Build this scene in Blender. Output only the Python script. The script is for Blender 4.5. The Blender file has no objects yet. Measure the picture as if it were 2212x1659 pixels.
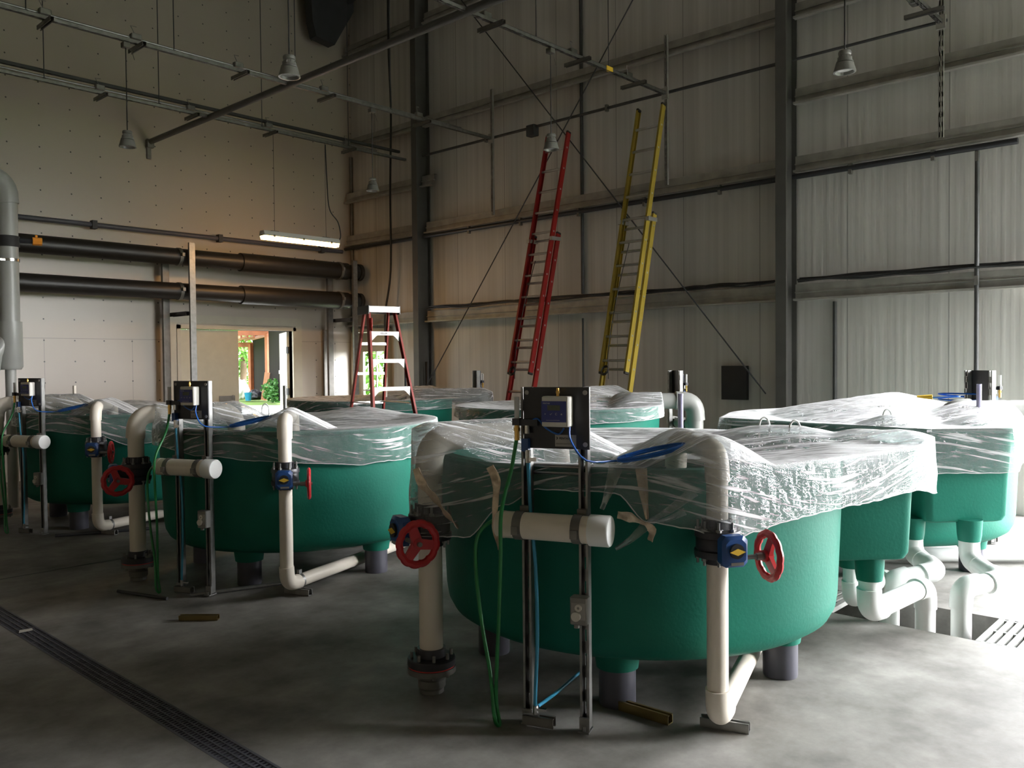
import bpy, math, random
from mathutils import Vector, Matrix, Quaternion, noise
S = bpy.context.scene
COL = S.collection
R_ = math.radians
PI = math.pi

# ------------------------------------------------------------------ camera, daylight, exposure
cam_d = bpy.data.cameras.new('camera')
cam = bpy.data.objects.new('camera', cam_d)
COL.objects.link(cam)
cam_d.sensor_width = 36.0
cam_d.lens = 1828.0 / 2212.0 * 36.0
cam_d.clip_end = 400
rx = Vector((0.67730136, -0.7356474, -0.00926086))
ry = Vector((-0.02513887, -0.010561, -0.99962818))
rz = Vector((0.73527607, 0.67728234, -0.02564632))
cam.matrix_world = Matrix(((rx.x, -ry.x, -rz.x, 0), (rx.y, -ry.y, -rz.y, 0), (rx.z, -ry.z, -rz.z, 1.58), (0, 0, 0, 1)))
S.camera = cam

S.view_settings.view_transform = 'Standard'
S.view_settings.look = 'None'
S.view_settings.gamma = 1.0
S.view_settings.use_curve_mapping = False
S.view_settings.exposure = 0.36
try:
    S.cycles.use_denoising = True
    S.cycles.max_bounces = 8
    S.cycles.diffuse_bounces = 5
    S.cycles.glossy_bounces = 3
    S.cycles.transparent_max_bounces = 16
    S.cycles.sample_clamp_indirect = 6.0
    S.cycles.caustics_reflective = False
    S.cycles.caustics_refractive = False
except Exception:
    pass

# overcast sky, with a bright lobe added on the side of the roller doors
SKY_BASE, SKY_BRIGHT = 4.0, 62.0
W = bpy.data.worlds.new('overcast_sky')
S.world = W
W.use_nodes = True
nt = W.node_tree
bg = nt.nodes['Background']
tc = nt.nodes.new('ShaderNodeTexCoord')
sep = nt.nodes.new('ShaderNodeSeparateXYZ')
rmp = nt.nodes.new('ShaderNodeValToRGB')
nt.links.new(tc.outputs['Generated'], sep.inputs[0])
nt.links.new(sep.outputs['Z'], rmp.inputs[0])
dotn = nt.nodes.new('ShaderNodeVectorMath'); dotn.operation = 'DOT_PRODUCT'
nt.links.new(tc.outputs['Generated'], dotn.inputs[0]); dotn.inputs[1].default_value = Vector((.66, -.62, .42)).normalized()
def _m(op, a, b):
    n = nt.nodes.new('ShaderNodeMath'); n.operation = op
    for i, v in enumerate((a, b)):
        if isinstance(v, (int, float)): n.inputs[i].default_value = v
        else: nt.links.new(v, n.inputs[i])
    return n.outputs[0]
lobe = _m('POWER', _m('MAXIMUM', dotn.outputs['Value'], 0.0), 3.0)
nt.links.new(_m('ADD', _m('MULTIPLY', lobe, SKY_BRIGHT), SKY_BASE), bg.inputs['Strength'])
nt.links.new(rmp.outputs[0], bg.inputs['Color'])
rmp.color_ramp.elements[0].color = (0.95, 0.94, 0.94, 1)
rmp.color_ramp.elements[1].color = (0.93, 0.95, 1.0, 1)

def portal(name, x, y, z, w, h, rot):
    l = bpy.data.lights.new(name, 'AREA')
    l.shape = 'RECTANGLE'; l.size = w; l.size_y = h
    l.cycles.is_portal = True
    o = bpy.data.objects.new(name, l); COL.objects.link(o)
    o.location = (x, y, z); o.rotation_euler = rot
    return o

# room extents (metres): right wall x=XR, back wall y=YB
XR, YB, XL, YF, ZC = 9.65, 12.9, -5.0, -4.0, 8.9
BD = (7.3, 9.4, 4.6)      # big roller door in the front wall, right of the camera: x0, x1, height
portal('daylight_big_door', (BD[0] + BD[1]) / 2, YF - .22, BD[2] / 2, BD[1] - BD[0], BD[2], (R_(-90), 0, 0))
BE = (-1.7, 1.8, 3.3)     # second roller door beside it in the right wall: y0, y1, height
portal('daylight_side_door', XR + .22, (BE[0] + BE[1]) / 2, BE[2] / 2, BE[2], BE[1] - BE[0], (0, R_(90), R_(0)))
portal('daylight_back_door', 7.8, YB + .22, 1.08, 1.02, 2.1, (R_(90), 0, 0))

# ------------------------------------------------------------------ materials
MAT = {}
def newmat(name):
    m = bpy.data.materials.new(name); m.use_nodes = True
    return m, m.node_tree, m.node_tree.nodes['Principled BSDF']

def mat(name, col, rough=.5, metal=0.0, var=.12, scale=8, bump=0.0, bscale=40, spec=.5, emit=None, coat=0, trans=0, alpha=None):
    m, t, b = newmat(name)
    n = t.nodes.new('ShaderNodeTexNoise'); n.inputs['Scale'].default_value = scale; n.inputs['Detail'].default_value = 5
    c = t.nodes.new('ShaderNodeTexCoord'); t.links.new(c.outputs['Object'], n.inputs['Vector'])
    r = t.nodes.new('ShaderNodeValToRGB')
    r.color_ramp.elements[0].position = .3; r.color_ramp.elements[1].position = .7
    r.color_ramp.elements[0].color = (*[max(0, v * (1 - var)) for v in col], 1)
    r.color_ramp.elements[1].color = (*[min(1, v * (1 + var)) for v in col], 1)
    t.links.new(n.outputs['Fac'], r.inputs[0]); t.links.new(r.outputs[0], b.inputs['Base Color'])
    b.inputs['Roughness'].default_value = rough; b.inputs['Metallic'].default_value = metal
    b.inputs['Specular IOR Level'].default_value = spec
    if coat: b.inputs['Coat Weight'].default_value = coat
    if trans: b.inputs['Transmission Weight'].default_value = trans
    if alpha is not None: b.inputs['Alpha'].default_value = alpha
    if bump:
        n2 = t.nodes.new('ShaderNodeTexNoise'); n2.inputs['Scale'].default_value = bscale
        t.links.new(c.outputs['Object'], n2.inputs['Vector'])
        bp = t.nodes.new('ShaderNodeBump'); bp.inputs['Strength'].default_value = bump; bp.inputs['Distance'].default_value = .01
        t.links.new(n2.outputs['Fac'], bp.inputs['Height']); t.links.new(bp.outputs[0], b.inputs['Normal'])
    if emit:
        b.inputs['Emission Color'].default_value = (*emit[0], 1); b.inputs['Emission Strength'].default_value = emit[1]
    MAT[name] = m
    return m

mat('green_fibreglass', (.009, .150, .104), .58, spec=.22, var=.10, scale=3, bump=.10, bscale=60)
mat('dark_tank_water', (.010, .045, .045), .06)
mat('pvc_white', (.78, .72, .62), .33, var=.04, scale=4)
mat('pvc_bright', (.80, .82, .80), .3, var=.04, scale=4)
mat('pvc_grey', (.33, .34, .32), .38, var=.06, scale=4)
mat('pipe_dark_grey', (.075, .075, .095), .45, var=.1)
mat('black_pipe', (.016, .014, .012), .42, var=.2)
mat('black_plastic', (.018, .019, .022), .42, var=.15)
mat('flange_plastic', (.030, .030, .036), .42, var=.2)
mat('blue_paint', (.018, .075, .25), .4, var=.08)
mat('red_plastic', (.50, .025, .030), .38, var=.08)
mat('yellow_paint', (.80, .52, .05), .5)
mat('galvanized', (.26, .26, .25), .42, metal=.8, var=.15, scale=20)
mat('galvanized_dull', (.19, .185, .17), .5, metal=.6, var=.15, scale=12)
mat('steel_primer', (.088, .087, .080), .55, var=.12, scale=5)
mat('steel_dark', (.040, .043, .047), .6, var=.12, scale=5)
mat('girt_zinc', (.34, .33, .30), .45, metal=.25, var=.18, scale=6)
mat('girt_dark', (.06, .062, .062), .55, metal=.3, var=.2, scale=6)
mat('stainless', (.62, .62, .60), .25, metal=1.0, var=.08)
mat('brass', (.75, .48, .14), .3, metal=1.0, var=.1)
mat('brass_strut', (.20, .15, .055), .4, metal=.6, var=.15)
mat('box_white', (.72, .71, .66), .45, var=.03)
mat('box_grey', (.20, .20, .185), .5, var=.05)
mat('display_blue', (.02, .035, .22), .35, var=.05)
mat('lcd_green', (.035, .05, .025), .2)
mat('print_white', (.5, .52, .6), .5)
mat('print_black', (.02, .02, .02), .5)
mat('plate_grey', (.30, .29, .27), .4, metal=.3)
mat('hose_green', (.015, .20, .05), .35, var=.1)
mat('hose_blue', (.04, .28, .45), .35, var=.08)
mat('cable_blue', (.015, .13, .50), .35, var=.1)
mat('ladder_red', (.30, .014, .012), .4, var=.12, scale=4)
mat('ladder_red_faded', (.33, .050, .038), .5, var=.12, scale=4)
mat('ladder_yellow', (.34, .25, .035), .4, var=.12, scale=4)
mat('aluminium', (.55, .55, .53), .35, metal=.8, var=.08)
mat('aluminium_bright', (.40, .39, .38), .4, metal=.25, var=.05)
mat('rubber', (.02, .02, .02), .7)
mat('label_white', (.6, .58, .52), .6)
mat('label_red', (.75, .04, .03), .5)
mat('cable_black', (.02, .02, .02), .5)
mat('tape_gold', (.58, .48, .36), .22, metal=.3, var=.3, scale=25, bump=.6, bscale=30)
mat('orange_plastic', (.75, .28, .03), .4)
mat('lamp_grey', (.22, .22, .205), .4, metal=.2)
mat('lamp_glass', (.6, .6, .57), .15)
mat('door_cream', (.55, .52, .40), .45, var=.04)
mat('frame_cream', (.52, .49, .39), .45, var=.04)
mat('cedar', (.34, .10, .045), .6, var=.2, scale=3)
mat('plank_wood', (.42, .19, .10), .6, var=.15, scale=3)
mat('bucket_blue', (.02, .22, .38), .4)
mat('bag_black', (.012, .014, .02), .4)
mat('trunk', (.10, .06, .04), .8)
mat('leaf', (.10, .22, .035), .55, var=.5, scale=2)
mat('leaf_dark', (.06, .14, .03), .55, var=.6, scale=1.2)
mat('shrub_leaf', (.06, .20, .04), .55, var=.4, scale=3)
mat('grass', (.10, .19, .022), .95, var=.35, scale=.6)
mat('apron_concrete', (.30, .30, .29), .8, var=.08, scale=.4)
mat('white_paint', (.8, .8, .8), .5)
mat('tube_lilac', (.62, .60, .85), .25, trans=.25)
mat('tube_clear', (.75, .75, .72), .2, alpha=.75)
mat('lit_diffuser', (.9, .8, .6), .4, emit=((1.0, .52, .18), 34.0))
mat('film_roll', (.85, .87, .88), .25, alpha=.55)
mat('ceiling_panel', (.40, .385, .35), .6, var=.05)
mat('far_pipe_white', (.55, .55, .52), .4)

def floor_mat():
    m, t, b = newmat('polished_concrete')
    c = t.nodes.new('ShaderNodeTexCoord')
    n = t.nodes.new('ShaderNodeTexNoise'); n.inputs['Scale'].default_value = 1.6; n.inputs['Detail'].default_value = 8; n.inputs['Roughness'].default_value = .62
    n2 = t.nodes.new('ShaderNodeTexNoise'); n2.inputs['Scale'].default_value = 5; n2.inputs['Detail'].default_value = 10; n2.inputs['Roughness'].default_value = .68
    t.links.new(c.outputs['Object'], n.inputs['Vector']); t.links.new(c.outputs['Object'], n2.inputs['Vector'])
    r = t.nodes.new('ShaderNodeValToRGB'); e = r.color_ramp.elements
    e[0].position = .32; e[0].color = (.125, .118, .106, 1); e[1].position = .68; e[1].color = (.325, .315, .295, 1)
    t.links.new(n.outputs['Fac'], r.inputs[0])
    mx = t.nodes.new('ShaderNodeMixRGB'); mx.blend_type = 'OVERLAY'; mx.inputs[0].default_value = .75
    t.links.new(r.outputs[0], mx.inputs[1]); t.links.new(n2.outputs['Color'], mx.inputs[2])
    bw = t.nodes.new('ShaderNodeRGBToBW'); t.links.new(n2.outputs['Color'], bw.inputs[0]); t.links.new(bw.outputs[0], mx.inputs[2])
    t.links.new(mx.outputs[0], b.inputs['Base Color'])
    mr = t.nodes.new('ShaderNodeMapRange'); mr.inputs['To Min'].default_value = .42; mr.inputs['To Max'].default_value = .72
    t.links.new(n2.outputs['Fac'], mr.inputs[0]); t.links.new(mr.outputs[0], b.inputs['Roughness'])
    b.inputs['Specular IOR Level'].default_value = .35
    b2 = t.nodes.new('ShaderNodeBump'); b2.inputs['Strength'].default_value = .15; b2.inputs['Distance'].default_value = .004
    t.links.new(n2.outputs['Fac'], b2.inputs['Height']); t.links.new(b2.outputs[0], b.inputs['Normal'])
    MAT['floor'] = m
floor_mat()

def math_node(t, op, a, b=None):
    n = t.nodes.new('ShaderNodeMath'); n.operation = op
    for i, v in enumerate((a, b)):
        if v is None: continue
        if isinstance(v, (int, float)): n.inputs[i].default_value = v
        else: t.links.new(v, n.inputs[i])
    return n.outputs[0]

def wall_panel_mat(name, col, px, pz, rough):
    # smooth liner board with rows of small rivets
    m, t, b = newmat(name)
    c = t.nodes.new('ShaderNodeTexCoord'); s = t.nodes.new('ShaderNodeSeparateXYZ'); t.links.new(c.outputs['Object'], s.inputs[0])
    fx = math_node(t, 'MULTIPLY', math_node(t, 'SUBTRACT', math_node(t, 'FRACT', math_node(t, 'DIVIDE', s.outputs['X'], px)), .5), px)
    fz = math_node(t, 'MULTIPLY', math_node(t, 'SUBTRACT', math_node(t, 'FRACT', math_node(t, 'DIVIDE', s.outputs['Z'], pz)), .5), pz)
    d = math_node(t, 'SQRT', math_node(t, 'ADD', math_node(t, 'MULTIPLY', fx, fx), math_node(t, 'MULTIPLY', fz, fz)))
    dot = math_node(t, 'LESS_THAN', d, .011)
    sx = math_node(t, 'ABSOLUTE', math_node(t, 'MULTIPLY', math_node(t, 'SUBTRACT', math_node(t, 'FRACT', math_node(t, 'DIVIDE', s.outputs['X'], px * 3)), .5), px * 3))
    seam = math_node(t, 'LESS_THAN', sx, .003)
    low = math_node(t, 'LESS_THAN', s.outputs['Z'], 1.98)
    hz = math_node(t, 'LESS_THAN', math_node(t, 'ABSOLUTE', math_node(t, 'SUBTRACT', s.outputs['Z'], 1.98)), .004)
    seam = math_node(t, 'MAXIMUM', math_node(t, 'MULTIPLY', seam, low), hz)
    k = math_node(t, 'MAXIMUM', dot, math_node(t, 'MULTIPLY', seam, .5))
    n = t.nodes.new('ShaderNodeTexNoise'); n.inputs['Scale'].default_value = .9; n.inputs['Detail'].default_value = 4; t.links.new(c.outputs['Object'], n.inputs['Vector'])
    r = t.nodes.new('ShaderNodeValToRGB')
    r.color_ramp.elements[0].color = (*[v * .93 for v in col], 1); r.color_ramp.elements[1].color = (*[min(1, v * 1.05) for v in col], 1)
    t.links.new(n.outputs['Fac'], r.inputs[0])
    mx = t.nodes.new('ShaderNodeMixRGB'); t.links.new(k, mx.inputs[0]); t.links.new(r.outputs[0], mx.inputs[1]); mx.inputs[2].default_value = (.08, .08, .075, 1)
    t.links.new(mx.outputs[0], b.inputs['Base Color'])
    b.inputs['Roughness'].default_value = rough; b.inputs['Specular IOR Level'].default_value = .5
    bp = t.nodes.new('ShaderNodeBump'); bp.inputs['Strength'].default_value = .06; bp.inputs['Distance'].default_value = .05
    t.links.new(n.outputs['Fac'], bp.inputs['Height']); t.links.new(bp.outputs[0], b.inputs['Normal'])
    MAT[name] = m
wall_panel_mat('liner_board', (.50, .455, .39), .41, .30, .33)

def ribbed_mat(name, col, axis='Y'):
    m, t, b = newmat(name)
    c = t.nodes.new('ShaderNodeTexCoord'); s = t.nodes.new('ShaderNodeSeparateXYZ'); t.links.new(c.outputs['Object'], s.inputs[0])
    y = s.outputs[axis]
    w = math_node(t, 'SINE', math_node(t, 'MULTIPLY', y, 2 * PI / .085))
    w = math_node(t, 'SMOOTH_MIN', math_node(t, 'MAXIMUM', w, -.3), .6)
    sm = math_node(t, 'ABSOLUTE', math_node(t, 'SUBTRACT', math_node(t, 'FRACT', math_node(t, 'DIVIDE', y, 1.06)), .5))
    seam = math_node(t, 'LESS_THAN', sm, .006)
    n = t.nodes.new('ShaderNodeTexNoise'); n.inputs['Scale'].default_value = 1.2; n.inputs['Detail'].default_value = 3
    mp = t.nodes.new('ShaderNodeMapping'); mp.inputs['Scale'].default_value = (1, 9, .15); t.links.new(c.outputs['Object'], mp.inputs[0]); t.links.new(mp.outputs[0], n.inputs['Vector'])
    r = t.nodes.new('ShaderNodeValToRGB')
    r.color_ramp.elements[0].position = .35; r.color_ramp.elements[1].position = .65
    r.color_ramp.elements[0].color = (*[v * .88 for v in col], 1); r.color_ramp.elements[1].color = (*[v * 1.08 for v in col], 1)
    t.links.new(n.outputs['Fac'], r.inputs[0])
    mx = t.nodes.new('ShaderNodeMixRGB'); t.links.new(seam, mx.inputs[0]); t.links.new(r.outputs[0], mx.inputs[1]); mx.inputs[2].default_value = (*[v * .55 for v in col], 1)
    t.links.new(mx.outputs[0], b.inputs['Base Color']); b.inputs['Roughness'].default_value = .5
    bp = t.nodes.new('ShaderNodeBump'); bp.inputs['Strength'].default_value = .28; bp.inputs['Distance'].default_value = .004
    t.links.new(w, bp.inputs['Height']); t.links.new(bp.outputs[0], b.inputs['Normal'])
    MAT[name] = m
ribbed_mat('ribbed_liner', (.57, .56, .53))
mat('cream_liner', (.44, .38, .29), .7)  # for the unseen left and front walls; warm tone chosen to bounce fill light
ribbed_mat('shed_cladding', (.022, .019, .020), 'X')
MAT['shed_cladding'].node_tree.nodes['Principled BSDF'].inputs['Roughness'].default_value = .95
MAT['shed_cladding'].node_tree.nodes['Principled BSDF'].inputs['Specular IOR Level'].default_value = .08

def film_mat():
    m = bpy.data.materials.new('stretch_film'); m.use_nodes = True
    t = m.node_tree; t.nodes.clear()
    out = t.nodes.new('ShaderNodeOutputMaterial')
    uv = t.nodes.new('ShaderNodeUVMap')
    def streak(su, sv, det, warp=.0):
        mp = t.nodes.new('ShaderNodeMapping'); mp.inputs['Scale'].default_value = (su, sv, 1)
        t.links.new(uv.outputs[0], mp.inputs[0])
        n = t.nodes.new('ShaderNodeTexNoise'); n.inputs['Scale'].default_value = 1; n.inputs['Detail'].default_value = det
        n.inputs['Distortion'].default_value = warp
        t.links.new(mp.outputs[0], n.inputs['Vector']); return n.outputs['Fac']
    s1 = streak(2.2, 34, 6, .3); s2 = streak(9, 60, 5, .6); s3 = streak(1.0, 3.0, 3)
    cr = t.nodes.new('ShaderNodeTexVoronoi'); cr.feature = 'DISTANCE_TO_EDGE'
    mpv = t.nodes.new('ShaderNodeMapping'); mpv.inputs['Scale'].default_value = (7, 20, 1); t.links.new(uv.outputs[0], mpv.inputs[0])
    nn = t.nodes.new('ShaderNodeTexNoise'); nn.inputs['Scale'].default_value = 3; t.links.new(mpv.outputs[0], nn.inputs['Vector'])
    va = t.nodes.new('ShaderNodeVectorMath'); va.operation = 'ADD'; t.links.new(mpv.outputs[0], va.inputs[0]); t.links.new(nn.outputs['Color'], va.inputs[1])
    t.links.new(va.outputs[0], cr.inputs['Vector'])
    h = math_node(t, 'ADD', math_node(t, 'MULTIPLY', s1, 1.0), math_node(t, 'MULTIPLY', s2, .5))
    h = math_node(t, 'ADD', h, math_node(t, 'MULTIPLY', cr.outputs['Distance'], .5))
    bp = t.nodes.new('ShaderNodeBump'); bp.inputs['Strength'].default_value = .9; bp.inputs['Distance'].default_value = .045
    t.links.new(h, bp.inputs['Height'])
    tr = t.nodes.new('ShaderNodeBsdfTransparent'); tr.inputs[0].default_value = (.93, .95, .95, 1)
    gl = t.nodes.new('ShaderNodeBsdfGlossy'); gl.inputs['Roughness'].default_value = .09; gl.inputs['Color'].default_value = (.95, .97, 1, 1)
    t.links.new(bp.outputs[0], gl.inputs['Normal'])
    df = t.nodes.new('ShaderNodeBsdfDiffuse'); df.inputs[0].default_value = (.97, .98, .99, 1)
    tl = t.nodes.new('ShaderNodeBsdfTranslucent'); tl.inputs[0].default_value = (.88, .90, .92, 1)
    md = t.nodes.new('ShaderNodeMixShader'); md.inputs[0].default_value = .25
    t.links.new(df.outputs[0], md.inputs[1]); t.links.new(tl.outputs[0], md.inputs[2])
    lw = t.nodes.new('ShaderNodeLayerWeight'); lw.inputs['Blend'].default_value = .35
    fg = math_node(t, 'ADD', math_node(t, 'MULTIPLY', lw.outputs['Fresnel'], .75), .08)
    fg = math_node(t, 'MINIMUM', fg, .7)
    m1 = t.nodes.new('ShaderNodeMixShader'); t.links.new(fg, m1.inputs[0]); t.links.new(tr.outputs[0], m1.inputs[1]); t.links.new(gl.outputs[0], m1.inputs[2])
    r = t.nodes.new('ShaderNodeValToRGB'); e = r.color_ramp.elements
    e[0].position = .57; e[0].color = (0, 0, 0, 1); e[1].position = .63; e[1].color = (1, 1, 1, 1)
    t.links.new(s1, r.inputs[0])
    r2 = t.nodes.new('ShaderNodeValToRGB'); e = r2.color_ramp.elements
    e[0].position = .60; e[0].color = (0, 0, 0, 1); e[1].position = .68; e[1].color = (1, 1, 1, 1)
    t.links.new(s2, r2.inputs[0])
    # haze of the film for a ray through it square on; a slanting ray passes through more of it
    haze = math_node(t, 'ADD', math_node(t, 'MULTIPLY', r.outputs[0], .46), math_node(t, 'ADD', math_node(t, 'MULTIPLY', s3, .08), .015))
    haze = math_node(t, 'ADD', haze, math_node(t, 'MULTIPLY', r2.outputs[0], .25))
    haze.node.use_clamp = True
    cosv = math_node(t, 'MAXIMUM', math_node(t, 'SUBTRACT', 1.0, lw.outputs['Facing']), .08)
    lwf = t.nodes.new('ShaderNodeLayerWeight'); lwf.inputs['Blend'].default_value = .5
    cosv = math_node(t, 'MAXIMUM', math_node(t, 'SUBTRACT', 1.0, lwf.outputs['Facing']), .08)
    fac = math_node(t, 'SUBTRACT', 1.0, math_node(t, 'POWER', math_node(t, 'SUBTRACT', 1.0, math_node(t, 'MINIMUM', haze, .95)), math_node(t, 'POWER', math_node(t, 'DIVIDE', 1.0, cosv), 1.42)))
    fac = math_node(t, 'MINIMUM', fac, .95)
    m2 = t.nodes.new('ShaderNodeMixShader'); t.links.new(fac, m2.inputs[0]); t.links.new(m1.outputs[0], m2.inputs[1]); t.links.new(md.outputs[0], m2.inputs[2])
    t.links.new(m2.outputs[0], out.inputs['Surface'])
    MAT['film'] = m
film_mat()

# ------------------------------------------------------------------ mesh builder
class MB:
    def __init__(s): s.v = []; s.f = []; s.uv = None
    def add(s, vs, fs, M=None):
        k = len(s.v)
        s.v += [tuple(M @ Vector(p)) if M else tuple(p) for p in vs]
        s.f += [tuple(i + k for i in f) for f in fs]
        return s
    def box(s, c, d, M=None, bev=0):
        x, y, z = d[0] / 2, d[1] / 2, d[2] / 2
        if bev:
            b = min(bev, x * .9, y * .9, z * .9)
            vs = []; fs = []
            # rounded by chamfering the edges round z and the rims
            loops = [(z - b * 0, b), (z, b)]
            def ring(zz, ins):
                xx, yy = x - ins, y - ins; q = b
                return [(xx - q, -yy, zz), (xx, -yy + q, zz), (xx, yy - q, zz), (xx - q, yy, zz), (-xx + q, yy, zz), (-xx, yy - q, zz), (-xx, -yy + q, zz), (-xx + q, -yy, zz)]
            rs = [ring(-z, b * .7), ring(-z + b * .7, 0), ring(z - b * .7, 0), ring(z, b * .7)]
            for r in rs: vs += r
            for j in range(3):
                for i in range(8):
                    a = j * 8 + i; n = j * 8 + (i + 1) % 8
                    fs.append((a, n, n + 8, a + 8))
            fs.append(tuple(range(7, -1, -1))); fs.append(tuple(range(24, 32)))
            vs = [(p[0] + c[0], p[1] + c[1], p[2] + c[2]) for p in vs]
            return s.add(vs, fs, M)
        vs = [(c[0] + i * x, c[1] + j * y, c[2] + k * z) for i in (-1, 1) for j in (-1, 1) for k in (-1, 1)]
        return s.add(vs, [(0, 1, 3, 2), (4, 6, 7, 5), (0, 4, 5, 1), (2, 3, 7, 6), (0, 2, 6, 4), (1, 5, 7, 3)], M)
    def tube(s, pts, r, n=12, caps=True, M=None):
        pts = [Vector(p) for p in pts]
        rs = r if isinstance(r, (list, tuple)) else [r] * len(pts)
        vs = []; fs = []
        t0 = (pts[1] - pts[0]).normalized()
        u = t0.orthogonal().normalized()
        prev = t0
        for i, p in enumerate(pts):
            if i == 0: t = t0
            elif i == len(pts) - 1: t = (pts[i] - pts[i - 1]).normalized()
            else: t = ((pts[i + 1] - p).normalized() + (p - pts[i - 1]).normalized()).normalized()
            q = prev.rotation_difference(t); u = q @ u; u = (u - t * u.dot(t)).normalized(); prev = t
            w = t.cross(u)
            for k in range(n):
                a = 2 * PI * k / n
                vs.append(p + (u * math.cos(a) + w * math.sin(a)) * rs[i])
        m = len(pts)
        for i in range(m - 1):
            for k in range(n):
                a = i * n + k; b = i * n + (k + 1) % n
                fs.append((a, b, b + n, a + n))
        if caps:
            fs.append(tuple(range(n - 1, -1, -1))); fs.append(tuple(range((m - 1) * n, m * n)))
        return s.add(vs, fs, M)
    def cyl(s, a, b, r, n=16, r2=None, M=None):
        return s.tube([a, b], [r, r if r2 is None else r2], n, True, M)
    def lathe(s, prof, n=32, M=None, close=False, c=(0, 0)):
        vs = []; fs = []
        for (r, z) in prof:
            for k in range(n):
                a = 2 * PI * k / n; vs.append((c[0] + r * math.cos(a), c[1] + r * math.sin(a), z))
        m = len(prof)
        for i in range(m - 1 if not close else m):
            for k in range(n):
                a = i * n + k; b = i * n + (k + 1) % n; j = ((i + 1) % m) * n
                fs.append((a, b, j + (k + 1) % n, j + k))
        if not close:
            if prof[0][0] > 1e-4: fs.append(tuple(range(n - 1, -1, -1)))
            if prof[-1][0] > 1e-4: fs.append(tuple(range((m - 1) * n, m * n)))
        return s.add(vs, fs, M)
    def prism(s, poly, z0, z1, M=None):
        n = len(poly)
        vs = [(p[0], p[1], z0) for p in poly] + [(p[0], p[1], z1) for p in poly]
        fs = [(i, (i + 1) % n, n + (i + 1) % n, n + i) for i in range(n)]
        fs += [tuple(range(n - 1, -1, -1)), tuple(range(n, 2 * n))]
        return s.add(vs, fs, M)
    def strut(s, a, b, w=.041, d=.041, up=(0, 0, 1), M=None):
        """slotted channel: a U section from a to b; opening faces away from `up` side"""
        a, b = Vector(a), Vector(b); t = (b - a).normalized(); upv = Vector(up); upv = (upv - t * upv.dot(t)).normalized(); x = t.cross(upv)
        L = (b - a).length
        T = Matrix(((x.x, t.x, upv.x, a.x), (x.y, t.y, upv.y, a.y), (x.z, t.z, upv.z, a.z), (0, 0, 0, 1)))
        if M: T = M @ T
        h = w / 2; g = .004
        s.box((-h + g / 2, L / 2, 0), (g, L, d), T); s.box((h - g / 2, L / 2, 0), (g, L, d), T)
        # back web with slots between bridges
        p = .1; k = max(1, int(L / p)); p = L / k
        for i in range(k):
            s.box((0, i * p + p * .25, d / 2 - g / 2), (w, p * .5, g), T)
        s.box((-h * .68, L / 2, d / 2 - g / 2), (w * .3, L, g), T); s.box((h * .68, L / 2, d / 2 - g / 2), (w * .3, L, g), T)
        for q in (-1, 1): s.box((q * (h - .005), L / 2, -d / 2 + g / 2), (.010, L, g), T)
        return s
    def build(s, name, material, parent=None, smooth=None, loc=None, rot=None, extra=None):
        me = bpy.data.meshes.new(name); me.from_pydata(s.v, [], s.f); me.update()
        import bmesh
        bm = bmesh.new(); bm.from_mesh(me); bmesh.ops.recalc_face_normals(bm, faces=bm.faces); bm.to_mesh(me); bm.free()
        if smooth is not None:
            me.shade_smooth() if hasattr(me, 'shade_smooth') else None
            try: me.set_sharp_from_angle(angle=R_(smooth))
            except Exception: pass
        o = bpy.data.objects.new(name, me); COL.objects.link(o)
        me.materials.append(MAT[material] if isinstance(material, str) else material)
        if parent: o.parent = parent
        if loc: o.location = loc
        if rot: o.rotation_euler = rot
        if extra: o['label'] = extra
        return o

def smoothpath(pts, k=8):
    P = [Vector(p) for p in pts]; out = []
    for i in range(len(P) - 1):
        p0 = P[max(0, i - 1)]; p1 = P[i]; p2 = P[i + 1]; p3 = P[min(len(P) - 1, i + 2)]
        for j in range(k):
            t = j / k
            out.append(.5 * ((2 * p1) + (-p0 + p2) * t + (2 * p0 - 5 * p1 + 4 * p2 - p3) * t * t + (-p0 + 3 * p1 - 3 * p2 + p3) * t ** 3))
    out.append(P[-1]); return out

def elbowpath(pts, r, k=7):
    """polyline with its inner corners rounded to radius r; returns the points and the arcs"""
    P = [Vector(p) for p in pts]; out = [P[0]]; arcs = []
    for i in range(1, len(P) - 1):
        a = (P[i - 1] - P[i]).normalized(); b = (P[i + 1] - P[i]).normalized()
        ang = a.angle(b); d = min(r / math.tan(ang / 2), (P[i - 1] - P[i]).length * .49, (P[i + 1] - P[i]).length * .49)
        s = P[i] + a * d; e = P[i] + b * d; arc = []
        for j in range(k + 1):
            t = j / k; arc.append(s * (1 - t) ** 2 + P[i] * 2 * t * (1 - t) + e * t * t)
        # push the parabola out to a rounder bend
        out += arc; arcs.append(arc)
    out.append(P[-1]); return out, arcs

def elbow_mb(arc, r, sleeve=.03, rr=1.17):
    """a pipe elbow fitting round an arc with socket collars at both ends"""
    m = MB(); a0 = arc[0] + (arc[0] - arc[1]).normalized() * sleeve; a1 = arc[-1] + (arc[-1] - arc[-2]).normalized() * sleeve
    m.tube([a0] + list(arc) + [a1], r * rr, 24)
    return m

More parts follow.
